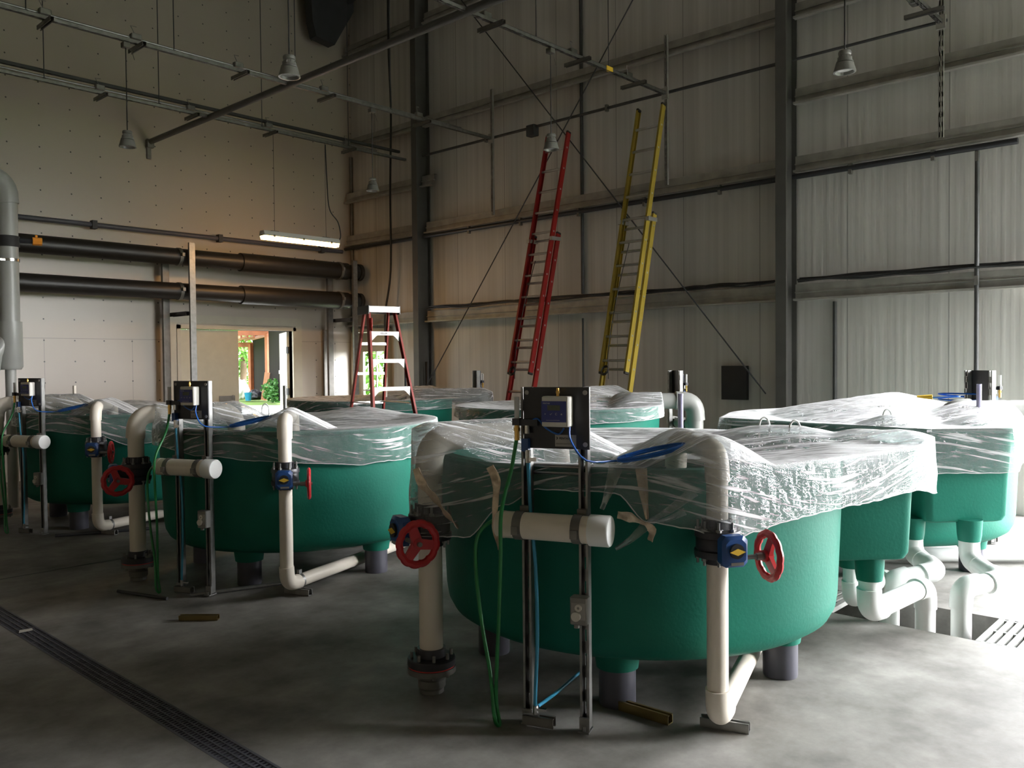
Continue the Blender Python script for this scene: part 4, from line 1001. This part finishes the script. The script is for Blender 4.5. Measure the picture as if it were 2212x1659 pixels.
# ------------------------------------------------------------------ stretch film over the tanks
def hull2(P):
    P = sorted(set(P))
    def half(P):
        h = []
        for p in P:
            while len(h) > 1 and (h[-1][0] - h[-2][0]) * (p[1] - h[-2][1]) - (h[-1][1] - h[-2][1]) * (p[0] - h[-2][0]) <= 0: h.pop()
            h.append(p)
        return h[:-1]
    return half(P) + half(P[::-1])
def film(cx, cy, label, tents, skirt, hullpts=(), seed=0, zc=1.07, rim=1.098):
    """tents: (x, y, x2, y2, height, slope) lines that hold the film up; skirt: [(deg, length)] hanging length round the rim"""
    t = thing('plastic_film', label, 'plastic film', (cx, cy, 1.12), group='stretch film covers on the tanks')
    P = [(rim * math.cos(2 * PI * k / 72), rim * math.sin(2 * PI * k / 72)) for k in range(72)]
    for (x, y, r) in hullpts:
        P += [(x + r * math.cos(2 * PI * k / 10), y + r * math.sin(2 * PI * k / 10)) for k in range(10)]
    H = hull2([(round(a, 4), round(b, 4)) for a, b in P])
    def R(th):
        c, s = math.cos(th), math.sin(th); best = 1.0
        for i in range(len(H)):
            x1, y1 = H[i]; x2, y2 = H[(i + 1) % len(H)]
            d = c * (y2 - y1) - s * (x2 - x1)
            if abs(d) < 1e-9: continue
            tt = (x1 * (y2 - y1) - y1 * (x2 - x1)) / d; u = (x1 * s - y1 * c) / d
            if tt > 0 and -1e-6 <= u <= 1 + 1e-6: best = tt
        return best
    sk = sorted([(a - 360, l) for a, l in skirt] + list(skirt) + [(a + 360, l) for a, l in skirt])
    def Ls(d):
        for (a, l), (b, m_) in zip(sk, sk[1:]):
            if a <= d < b:
                q = (d - a) / (b - a); q = q * q * (3 - 2 * q); return l + (m_ - l) * q
        return sk[0][1]
    def lift(x, y):
        z = 0
        for (x1, y1, x2, y2, h, sl) in tents:
            dx, dy = x2 - x1, y2 - y1; q = max(0, min(1, ((x - x1) * dx + (y - y1) * dy) / max(1e-9, dx * dx + dy * dy)))
            d = math.hypot(x - x1 - q * dx, y - y1 - q * dy); d = math.sqrt(d * d + .0012) - .03
            z = max(z, h - max(0, d) * sl)
        return z
    N, NR, NS = 300, 34, 16
    me_v = []; uvs = []; S0 = seed * 7.3
    for i in range(N):
        th = 2 * PI * i / N; Rt = R(th); deg = math.degrees(th); c, s = math.cos(th), math.sin(th)
        ze = max(1.128, lift(Rt * c, Rt * s)); L = Ls(deg)
        L *= 1 + .05 * noise.noise(Vector((c * 5 + S0, s * 5, 3))) + .02 * noise.noise(Vector((c * 22 + S0, s * 22, 1)))
        for k in range(NR):
            q = (k + 1) / NR; r = Rt * (1 - (1 - q) ** 1.25)
            x, y = r * c, r * s
            z = zc + (1.131 - zc) * min(1.0, r / 1.0) ** 2.4
            z = max(z, lift(x, y))
            wr = .006 * noise.noise(Vector((x * 3 + y * 2, (x * .74 + y * .68) * 14 + S0, 0))) + .004 * noise.noise(Vector((x * 15, y * 15 + S0, 5)))
            z += wr * min(1, (1 - q) * 8)
            me_v.append((x, y, z - 1.12)); uvs.append((x * .68 - y * .74, x * .74 + y * .68))
        for k in range(NS):
            q = (k + 1) / NS
            fold = (.005 * noise.noise(Vector((c * 9 + S0, s * 9, q * 1.5))) + .006 * noise.noise(Vector((c * 26, s * 26 + S0, q * 4)))) * min(1, q * 1.6) * (1 if L < .3 else 2.6)
            r = Rt + .012 * math.sin(q * PI * .5) + max(-.008, fold)
            zz = ze - (ze - 1.128 + L) * q + .004 * noise.noise(Vector((c * 20, s * 20, q * 9 + S0)))
            me_v.append((r * c, r * s, zz - 1.12)); uvs.append((th * 1.1, zz + .12 * math.sin(th * 3) + 4))
    TOT = NR + NS; fs = []
    me_v.append((0, 0, max(zc, lift(0, 0)) - 1.12)); uvs.append((0, 0)); ci = len(me_v) - 1
    for i in range(N):
        a = i * TOT; b = ((i + 1) % N) * TOT
        fs.append((ci, a, b))
        for k in range(TOT - 1): fs.append((a + k, a + k + 1, b + k + 1, b + k))
    me = bpy.data.meshes.new('film_sheet'); me.from_pydata(me_v, [], fs); me.update()
    ul = me.uv_layers.new(name='UVMap')
    for poly in me.polygons:
        us = [uvs[v] for v in poly.vertices]
        wrap = max(u[0] for u in us) - min(u[0] for u in us) > 3
        for li, v in zip(poly.loop_indices, poly.vertices):
            u = uvs[v]; ul.data[li].uv = (u[0] + (2 * PI * 1.1 if wrap and u[0] < 2 and u[1] > 3 else 0), u[1])
    rim_pts = [Vector(me_v[i * TOT + TOT - 1]) for i in range(N)] + [Vector(me_v[TOT - 1])]
    m = MB(); m.tube(rim_pts, .0028, 5, False); m.build('film_edge', 'film_roll', t, smooth=60)
    me.shade_smooth(); me.materials.append(MAT['film'])
    o = bpy.data.objects.new('film_sheet', me); COL.objects.link(o); o.parent = t
    return t
def ribbon(parent, pts, widths, twist, material, name, loc):
    P = smoothpath(pts, 6); n = len(P); m = MB(); vs = []; fs = []
    for i, p in enumerate(P):
        q = i / (n - 1) * (len(widths) - 1); a = int(min(q, len(widths) - 2)); w = widths[a] + (widths[a + 1] - widths[a]) * (q - a)
        t_ = (P[min(n - 1, i + 1)] - P[max(0, i - 1)]).normalized(); u = t_.cross(Vector((.7355, .677, 0))).normalized(); v = t_.cross(u)
        an = twist * i / (n - 1) + .25 * math.sin(i * .9); e = u * math.cos(an) + v * math.sin(an); f = t_.cross(e) * .0015
        for x, y in ((-.5, 1), (-.2, 2.6), (.2, -1.2), (.5, 1), (.5, -1), (.2, -3), (-.2, 1), (-.5, -1)): vs.append(p + e * w * x + f * y)
    for i in range(n - 1):
        for k in range(8): fs.append((i * 8 + k, i * 8 + (k + 1) % 8, (i + 1) * 8 + (k + 1) % 8, (i + 1) * 8 + k))
    fs.append(tuple(range(7, -1, -1))); fs.append(tuple(range((n - 1) * 8, n * 8)))
    vs = [v - Vector(loc) for v in vs]
    m.add(vs, fs); return m.build(name, material, parent, smooth=50)
def pt_tents(q4=True, q3=True):
    o = []
    if q4: o.append((IN[0], IN[1], IN[0] * .42, IN[1] * .42, 1.302, .55))
    if q3: o.append((OUT[0], OUT[1], OUT[0] * .6, OUT[1] * .6, 1.272, .55))
    return o
boxA = []
for rr, ww in ((1.42, .27), (1.42, -.27)):
    a = R_(-45); boxA.append((rr * math.cos(a) - ww * math.sin(a), rr * math.sin(a) + ww * math.cos(a), .05))
f0 = film(AX, AY[0], 'bright glossy film over the nearest tank, pulled over both white elbows', pt_tents() + [(.85, -.55, .80, -.35, 1.20, .22), (.95, -.85, 1.0, -1.1, 1.19, .25), (.5, 0, .5, 0, 1.13, .2)],
     [(0, .22), (60, .2), (120, .22), (150, .28), (162, .36), (174, .34), (184, .18), (192, .10), (210, .10), (217, .22), (226, .24), (232, .29), (240, .27), (250, .24), (262, .235), (300, .23), (309, .27), (325, .23)],
     [(IN[0], IN[1], .085), (OUT[0], OUT[1], .07)] + boxA + [(.985, -1.235, .012)], 1)
L0 = Vector((AX, AY[0], 1.12))
def strip(pix, widths, twist, F, name='tape_strip', material='tape_gold'):
    ribbon(f0, [at(u, v, F + df) for (u, v, df) in pix], widths, twist, material, name, L0)
strip([(898, 1012, 0), (912, 1045, -.02), (938, 1075, -.03), (962, 1108, -.03), (990, 1140, -.02)], [.03, .045, .04, .05, .035], 1.5, 3.88)
strip([(1058, 1008, 0), (1072, 1040, -.02), (1070, 1090, -.02), (1068, 1135, -.03), (1078, 1188, -.05)], [.035, .04, .028, .03, .03], 1.2, 3.66)
strip([(1385, 1012, 0), (1390, 1060, -.02), (1398, 1122, -.04)], [.05, .04, .012], .5, 3.56)
strip([(1334, 1112, .02), (1362, 1118, 0), (1394, 1132, -.02)], [.03, .045, .015], .9, 3.54)
strip([(1394, 1130, -.02), (1408, 1145, -.03), (1404, 1168, -.02)], [.015, .04, .03], 1.2, 3.54)
strip([(1548, 1128, .0), (1592, 1110, .0), (1604, 1124, .0)], [.03, .05, .01], .6, 3.6, 'film_tail', 'film')
for fr, to, w_ in (((1500, 1060), (1400, 1128), .05), ((1480, 1105), (1400, 1130), .03), ((1398, 1132), (1330, 1186), .045), ((1330, 1010), (1300, 1100), .06)):
    strip([(fr[0], fr[1], 0), ((fr[0] + to[0]) / 2, (fr[1] + to[1]) / 2 + 5, -.01), (to[0], to[1], 0)], [w_, w_ * .6, w_ * .3], .6, 3.57, 'film_tail', 'film')
film(AX, AY[1], 'film over the second tank with long bright horizontal streaks', pt_tents() + [(.85, .35, .85, .35, 1.19, .15)],
     [(0, .2), (90, .2), (150, .14), (175, .13), (200, .17), (225, .20), (240, .23), (260, .25), (285, .25), (330, .22)], [(OUT[0] * .93, OUT[1] * .93, .03)], 2)
film(AX, AY[2], 'dull grey film over the dark tank at far left', pt_tents() + [(.2, .5, .2, .5, 1.2, .12)],
     [(0, .15), (120, .16), (180, .12), (230, .18), (246, .30), (256, .28), (275, .16)], [], 3)
boxB = []
for rr, ww in ((1.42, .27), (1.42, -.27)):
    a = R_(225); boxB.append((rr * math.cos(a) - ww * math.sin(a), rr * math.sin(a) + ww * math.cos(a), .04))
film(BX, BY[0], 'blueish taut film over the lit tank and box at right', [(1.25, .2, .7, .15, 1.27, .17), (1.0, -1.1, .5, -.6, 1.24, .3), (-.95, -.5, -.95, -.5, 1.20, .35), (-.6, -.95, -.4, -1.0, 1.20, .35), (-.95, .78, -.9, .7, 1.13, .3)],
     [(0, .2), (90, .15), (150, .12), (200, .20), (215, .28), (235, .28), (250, .25), (275, .16), (320, .2)], [(1.2, .2, .08), (-.95, .78, .02)] + boxB, 4)
film(BX, BY[1], 'wrinkled film over the half hidden tank below the yellow ladder', [(1.25, .18, .6, .1, 1.30, .28), (1.0, -1.02, .5, -.6, 1.25, .5)],
     [(0, .12), (120, .10), (200, .14), (300, .12)], [(1.2, .18, .08)], 5)
film(BX, BY[2], 'dark drooping film over the tank behind the red stepladder', [(1.25, .1, .6, 0, 1.26, .22), (1.0, -1.05, .4, -.5, 1.25, .45)],
     [(0, .12), (120, .10), (200, .12), (300, .12)], [(1.0, -1.1, .12)], 6)

# ------------------------------------------------------------------ ladders
def extension_ladder(y, ztop, zb, zf, material, label):
    t = thing('extension_ladder', label, 'ladder', (8.1, y, 0), group='extension ladders leaning on the ribbed wall')
    top = Vector((1.2, 0, ztop)); u = top.normalized(); n = Vector((-u.z, 0, u.x)); k = 1 / u.z
    def sec(z0, z1, off, w, first, nm):
        for s in (-1, 1):
            m = MB(); a = u * (z0 * k) + n * off; L = (z1 - z0) * k; X = Vector((0, 1, 0))
            T = Matrix(((n.x, 0, u.x, a.x), (0, 1, 0, a.y + s * w / 2), (n.z, 0, u.z, a.z), (0, 0, 0, 1)))
            m.box((0, s * .012, L / 2), (.075, .005, L), T)
            for e in (-1, 1): m.box((e * .035, 0, L / 2), (.006, .026, L), T)
            r = m.build(nm, material, t)
            m = MB(); m.box((0, 0, L + .008), (.08, .032, .03), T, bev=.006); m.build('rail_cap', 'rubber', r); m = MB(); m.box((0, 0, -.012), (.08, .032, .03), T, bev=.006); m.build('rail_foot', 'rubber', r)
            m = MB(); q = first
            while q < z1:
                m.cyl(((0), s * .014, (q - z0) * k), (0, s * .018, (q - z0) * k), .014, 8, M=T); q += .295
            m.build('rivets', 'aluminium', r)
        q = first
        while q < z1 - .05:
            c = u * (q * k) + n * off
            m = MB(); m.tube([c + Vector((0, -w / 2, 0)), c + Vector((0, w / 2, 0))], .017, 10); m.build('rung', 'aluminium', t, smooth=40); q += .295
    sec(.03, zb, 0, .43, .30, 'base_rail'); sec(zf, ztop, .085, .37, zf + .14, 'fly_rail')
    for s in (-1, 1):
        m = MB(); c = u * ((zb - .08) * k) + n * .04; m.box(c + Vector((0, s * .21, 0)), (.19, .05, .05)); m.build('guide_bracket', 'aluminium', t)
        c = u * .5 * k + n * .0; m = MB()
    m = MB(); c = u * (1.1 * k) + n * .045; m.box(c + Vector((0, -.232, 0)), (.05, .003, .22)); m.build('warning_label', 'label_white' if 'red' in material else 'label_white', t)
    m = MB(); pts = [u * ((zb - .4) * k) + n * .14, u * ((zb - 1.0) * k) + n * .16 + Vector((0, .05, 0)), u * ((zf + .3) * k) + n * .15 + Vector((0, .08, 0)), u * ((zf - .1) * k) + n * .17]
    m.tube(smoothpath(pts), .006, 6)
    c = u * (zf * k) + n * .13
    for i in range(3): m.tube([c + Vector((.03 * math.cos(a), .05 * math.sin(a) + .1, .05 * math.cos(a) + i * .01)) for a in [j * PI / 5 for j in range(11)]], .006, 6)
    m.build('rope', 'cable_black', t, smooth=60)
    return t
extension_ladder(7.57, 4.72, 3.32, 1.42, 'ladder_red', 'red fibreglass extension ladder leaning against the wall girts')
extension_ladder(6.04, 4.78, 3.40, 1.43, 'ladder_yellow', 'yellow fibreglass extension ladder leaning against the wall girts')

t = thing('stepladder', 'red open stepladder with aluminium steps between the tank rows', 'stepladder', (5.86, 7.375, 0), R_(256))
H = 2.20
def rail(a, b, w, d, name, material='ladder_red_faded'):
    a, b = Vector(a), Vector(b); ax = (b - a).normalized(); x = Vector((0, 1, 0)); x = (x - ax * x.y).normalized(); z = x.cross(ax)
    T = Matrix(((x.x, z.x, ax.x, a.x), (x.y, z.y, ax.y, a.y), (x.z, z.z, ax.z, a.z), (0, 0, 0, 1))); L = (b - a).length
    m = MB(); m.box((0, 0, L / 2), (.006, d, L), T); m.box((w / 2, d / 2, L / 2), (w, .005, L), T); m.box((w / 2, -d / 2, L / 2), (w, .005, L), T)
    return m.build(name, material, t)
for s in (-1, 1):
    fr = rail((.64, s * .34, .02), (.07, s * .165, H - .05), -.03 * s, .085, 'front_rail')
    m = MB(); m.box((.64, s * .34, .015), (.10, .05, .03)); m.build('foot', 'rubber', fr)
    rr_ = rail((-.62, s * .26, .02), (-.06, s * .15, H - .05), -.025 * s, .06, 'rear_rail')
    m = MB(); m.box((-.62, s * .26, .015), (.08, .04, .03)); m.build('foot', 'rubber', rr_)
m = MB(); m.box((0, 0, H - .012), (.30, .36, .022)); m.box((.145, 0, H - .035), (.012, .36, .065)); m.box((-.145, 0, H - .035), (.012, .36, .065)); tc_ = m.build('top_cap', 'aluminium_bright', t)
for s in (-1, 1):
    m = MB(); m.box((0, s * .182, H - .04), (.30, .012, .09)); m.build('cap_side', 'black_plastic', tc_)
for i in range(7):
    z = 1.905 - .298 * i; q = (H - .05 - z) / (H - .07); x = .07 + .57 * q; hw = .165 + .175 * q - .012
    m = MB(); m.box((x - .02, 0, z + .018), (.085, hw * 2, .005)); m.box((x + .022, 0, z), (.005, hw * 2, .042)); m.box((x - .06, 0, z), (.005, hw * 2, .03))
    for s in (-1, 1):
        F = frame((x + .022, s * hw, z - .02), (0, -s, 0), (0, 0, -1)); m.prism([(0, 0), (.085, 0), (.065, .012), (0, .075)], -.002, .002, F)
    st = m.build('step', 'aluminium_bright', t)
    if i == 0: text_mesh('KELLER', .024, 'print_black', st, frame((x + .0255, -.055, z - .008), (0, 1, 0), (0, 0, 1)), bold=.0004)
for i in range(5):
    z = 1.80 - .33 * i; q = (H - .05 - z) / (H - .07); x = -.06 - .56 * q; hw = .15 + .11 * q
    m = MB(); m.box((x, 0, z), (.025, hw * 2, .03)); m.build('rear_brace', 'aluminium', t)
for s in (-1, 1):
    m = MB(); m.tube([(.3, s * .21, 1.15), (-.3, s * .18, 1.15)], .009, 6); m.build('spreader', 'aluminium', t)
m = MB(); m.box((.14, -.165, 2.0), (.10, .004, .14)); m.build('warning_label', 'label_red', t)

# ------------------------------------------------------------------ things on and in the floor
m = MB()
y0, y1 = 1.0, 8.8; n = int((y1 - y0) / .024); w_ = DX1 - DX0 - .006
for x in (0, .25, .5, .75, 1.0): m.box((-w_ / 2 + w_ * x, (y0 + y1) / 2, -.006), (.008 if 0 < x < 1 else .012, y1 - y0, .012))
for i in range(n + 1): m.box((0, y0 + i * (y1 - y0) / n, -.007), (w_, .013, .010))
o = m.build('slot_drain_grate', 'pipe_dark_grey', loc=((DX0 + DX1) / 2, 0, .001)); tag(o, 'long dark slotted drain grate running through the floor at lower left', 'drain grate')
def grating(ya, yb, lab):
    m = MB(); w = TX1 - TX0 - .01; n = int((yb - ya) / .05)
    for i in range(n + 1): m.box((0, (yb - ya) * (i / n - .5), -.015), (w, .032, .03))
    for x in (-.48, 0, .48): m.box((w * x, 0, -.02), (.02, yb - ya, .035))
    o = m.build('trench_grating', 'pvc_grey', loc=((TX0 + TX1) / 2, (ya + yb) / 2, .0)); tag(o, lab, 'grating', 'gratings over the trench')
grating(-.6, 1.27, 'grey slatted grating over the trench at the lower right edge')
grating(2.14, 4.0, 'grey slatted grating seen in the gap right of the nearest tank')
def loose(name, p, q, w, h, material, lab, cat, U=True, group=None):
    a = Vector(p); b = Vector(q); m = MB(); ax = (b - a).normalized(); L = (b - a).length; x = Vector((0, 0, 1)).cross(ax)
    T = Matrix(((x.x, ax.x, 0, 0), (x.y, ax.y, 0, 0), (0, 0, 1, h / 2), (0, 0, 0, 1)))
    if U:
        m.box((0, L / 2, -h / 2 + .002), (w, L, .004), T); m.box((-w / 2 + .002, L / 2, 0), (.004, L, h), T); m.box((w / 2 - .002, L / 2, 0), (.004, L, h), T)
        for s in (-1, 1): m.box((s * (w / 2 - .007), L / 2, h / 2 - .002), (.012, L, .004), T)
    else: m.tube([T @ Vector((0, 0, 0)), T @ Vector((0, L, 0))], h / 2, 10)
    o = m.build(name, material, loc=(a.x, a.y, .001)); tag(o, lab, cat, group); return o
loose('strut_offcut', (3.125, 2.225, 0), (3.135, 1.97, 0), .041, .041, 'brass_strut', 'brass coloured strut offcut leaning by the dark tank foot', 'strut', group='strut offcuts')
loose('strut_offcut', (2.43, 5.06, 0), (2.59, 4.88, 0), .041, .03, 'brass_strut', 'brass coloured strut offcut alone on the floor at lower left', 'strut', group='strut offcuts')
loose('floor_pipe', (2.72, 5.5, 0), (3.35, 5.28, 0), .03, .028, 'galvanized', 'thin galvanized tube on the floor before the second tank', 'tube', False)
loose('floor_bar', (2.44, 6.0, 0), (2.58, 5.55, 0), .03, .022, 'steel_dark', 'thin dark bar lying on the floor left of the second control stand', 'bar', False)
loose('floor_bar', (2.86, 8.4, 0), (3.6, 8.05, 0), .04, .03, 'steel_dark', 'dark bar on the floor below the leftmost outlet pipe', 'bar', False)
m = MB(); m.prism([(-.04, -.02), (.035, -.025), (.045, .02), (-.02, .03)], 0, .002); o = m.build('paper_scrap', 'label_white', loc=(1.71, 5.55, .003)); tag(o, 'small pale scrap lying on the drain grate', 'scrap')
m = MB(); m.tube([(0, 0, .03), (-.35, .2, .03)], .03, 12); o = m.build('pipe_offcut', 'pvc_grey', smooth=40, loc=(1.37, 4.93, 0)); tag(o, 'grey pipe offcut poking in at the left edge of the floor', 'pipe')

# ------------------------------------------------------------------ outdoors
m = MB()
for (xa, xb, ya, yb) in ((-120, XL - .2, -120, 140), (XR + .2, 140, -120, 140), (XL - .2, XR + .2, -120, YF - .2), (XL - .2, XR + .2, YB + .2, 140)):
    m.box(((xa + xb) / 2, (ya + yb) / 2, -.10), (xb - xa, yb - ya, .1))
o = m.build('lawn', 'grass'); o['kind'] = 'structure'; o.name = 'ground_lawn'
def g(u, F):
    p = at(u, 780, F); return Vector((p.x, p.y, 0))
m = MB(); a, b = g(440, 33.5), g(700, 33.5)
m.prism([(-12, YB + .17), (14, YB + .17), (a.x + 14, b.y + 2), (b.x, b.y), (a.x, a.y), (a.x - 14, a.y + 10)], -.05, -.03)
m.prism([(XR + .17, -12), (24, -12), (24, 12.5), (XR + .17, 12.5)], -.05, -.03)
m.prism([(-12, -20), (XR, -20), (XR, YF - .17), (-12, YF - .17)], -.05, -.03)
o = m.build('apron', 'apron_concrete'); o['kind'] = 'structure'; o.name = 'ground_apron'
# open shed beyond the back door
t = thing('open_shed', 'dark clad shed with orange cedar posts seen through the back door', 'shed', (0, 0, 0))
def post(u, F, w, zt):
    p = g(u, F); m = MB(); m.box((p.x, p.y, zt / 2), (w, w, zt)); m.build('shed_post', 'cedar', t)
post(543, 44, .24, 2.66); post(579, 38.5, .20, 3.0)
p, q = g(547, 44.3), g(577, 39); L = (q - p).length; ax = (q - p).normalized(); n_ = Vector((-ax.y, ax.x, 0))
def cladding(p, q, z):
    ax = (q - p).normalized(); L = (q - p).length; n = int(L / .13); m = MB()
    T = Matrix(((ax.x, -ax.y, 0, p.x), (ax.y, ax.x, 0, p.y), (0, 0, 1, 0), (0, 0, 0, 1)))
    poly = []
    for i in range(n + 1):
        x = L * i / n; poly += [(x, 0), (x + L / n * .5, .0), (x + L / n * .55, .03), (x + L / n * .95, .03)]
    poly = poly[:-3] + [(L, -.02), (0, -.02)]
    m.prism(poly[::-1], 0.05, z, T); m.build('wall_cladding', 'shed_cladding', t)
cladding(p, q, 3.2); cladding(g(582, 38.2), g(640, 31.5), 3.6)
def beam(u0, F0, u1, F1, z, h, w=.12):
    a, b = g(u0, F0), g(u1, F1); ax = (b - a).normalized(); L = (b - a).length
    T = Matrix(((ax.x, -ax.y, 0, a.x), (ax.y, ax.x, 0, a.y), (0, 0, 1, z), (0, 0, 0, 1))); m = MB(); m.box((L / 2, 0, 0), (L, w, h), T); m.build('roof_beam', 'cedar', t)
beam(500, 38.5, 585, 38.5, 3.02, .22); beam(505, 44, 548, 44, 2.62, .24); beam(546, 44, 579, 38.5, 2.92, .16)
for u in (506, 520, 534): beam(u - 4, 44, u + 16, 38.5, 2.86, .14, .07)
m = MB(); a = g(490, 37.5); b = g(640, 31); c = g(600, 46); d = g(490, 46); m.prism([(a.x, a.y), (b.x, b.y), (c.x + 3, c.y + 3), (d.x, d.y)], 3.72, 3.85); m.build('shed_roof', 'cedar', t)
m = MB(); b0 = g(568, 37.6); b1 = g(576, 38.3)
o = MB(); o.box((0, 0, .62), (.24, .05, 1.25), Matrix.Rotation(R_(9), 4, 'Y')); o = o.build('leaning_plank', 'plank_wood', loc=b0, rot=(0, 0, R_(-47))); tag(o, 'orange plank leaning against the shed post outdoors', 'plank')
m = MB(); m.lathe([(0, 0), (.12, 0), (.17, .34), (.175, .35), (.16, .35), (.115, .03), (0, .03)], 24); o = m.build('bucket', 'bucket_blue', smooth=40, loc=g(535, 37.2)); tag(o, 'blue bucket on the grass outside the back door', 'bucket')
def blob(m, c, r, seed, sq=(1, 1, .7), n=14):
    vs = []; fs = []
    for i in range(n + 1):
        th = PI * i / n
        for k in range(n * 2):
            ph = PI * k / n; d = Vector((math.sin(th) * math.cos(ph), math.sin(th) * math.sin(ph), math.cos(th)))
            s = r * (1 + .35 * noise.noise(d * 2.2 + Vector((seed, 0, 0)))); vs.append((c[0] + d.x * s * sq[0], c[1] + d.y * s * sq[1], max(0, c[2] + d.z * s * sq[2])))
    for i in range(n):
        for k in range(n * 2): fs.append((i * n * 2 + k, i * n * 2 + (k + 1) % (n * 2), (i + 1) * n * 2 + (k + 1) % (n * 2), (i + 1) * n * 2 + k))
    m.add(vs, fs)
m = MB(); blob(m, (0, 0, .18), .36, 2); blob(m, (.3, -.3, .12), .25, 5); o = m.build('black_bags', 'bag_black', smooth=60, loc=g(552, 38)); o.name = 'rubbish_bag'; tag(o, 'black rubbish bag heaped beside the leaning plank outdoors', 'bag')
m = MB(); blob(m, (0, 0, .45), .34, 9, (1, 1, 1.3)); o = m.build('white_sack', 'white_paint', smooth=60, loc=g(519, 38)); tag(o, 'white bulging sack half hidden by the closed door leaf', 'sack')
t = thing('utility_post', 'thin white post with square box near the open door leaf outdoors', 'post', g(606, 34.5))
m = MB(); m.tube([(0, 0, 0), (0, 0, 1.2)], .025, 8); m.build('pole', 'white_paint', t); m = MB(); m.box((0, 0, 1.27), (.13, .08, .14)); m.build('box', 'white_paint', t)
def leaves(m, c, rad, n, size, rnd, sq=(1, 1, 1)):
    for i in range(n):
        while True:
            d = Vector((rnd.uniform(-1, 1), rnd.uniform(-1, 1), rnd.uniform(-1, 1)))
            if d.length < 1 and d.length > .35: break
        d *= 1 + .25 * noise.noise(d * 3 + Vector(c))
        p = Vector((c[0] + d.x * rad * sq[0], c[1] + d.y * rad * sq[1], max(.02, c[2] + d.z * rad * sq[2])))
        q = Quaternion((rnd.gauss(0, 1), rnd.gauss(0, 1), rnd.gauss(0, 1), rnd.gauss(0, 1))).normalized().to_matrix()
        s = size * rnd.uniform(.6, 1.3)
        m.add([p + q @ Vector(v) * s for v in ((-1, 0, 0), (0, -.45, .12), (1, 0, 0), (0, .45, .12))], [(0, 1, 2, 3)])
def tree(x, y, h, r, n, size, mt, label, seed):
    rnd = random.Random(seed); t = thing('tree', label, 'tree', (x, y, 0), group='trees around the building')
    m = MB(); m.tube(smoothpath([(0, 0, 0), (.1, 0, h * .3), (0, .1, h * .7)]), [.25 - .1 * i / 16 for i in range(17)], 8); m.build('trunk', 'trunk', t, smooth=50)
    m = MB()
    for k in range(9):
        a = rnd.uniform(0, 2 * PI); q = rnd.uniform(.1, .95); rr = r * (1 - .5 * abs(q - .4))
        leaves(m, (math.cos(a) * rr * .55, math.sin(a) * rr * .55, h * (.12 + q * .8)), rr * .62, n // 9, size, rnd)
    f = m.build('foliage', mt, t); f['kind'] = 'stuff'
for k, (u, F, h, mt, lab) in enumerate(((524, 58, 9, 'leaf', 'light green leafy tree seen past the shed through the back door'), (488, 72, 11, 'leaf_dark', 'tree behind the closed door leaf outdoors'), (556, 80, 11, 'leaf', 'farther tree behind the shed corner'))):
    p = g(u, F); tree(p.x, p.y, h, 4.2, 3600, .26, mt, lab, k + 1)
tree(24, 29.5, 7, 3.2, 3000, .22, 'leaf', 'green tree seen through the side door window', 7)
rnd = random.Random(5); m = MB(); leaves(m, (0, 0, .45), .58, 900, .09, rnd, (1, 1, .95)); o = m.build('shrub', 'shrub_leaf', loc=g(597, 36.0)); tag(o, 'bright green shrub at the shed wall outside the back door', 'shrub')
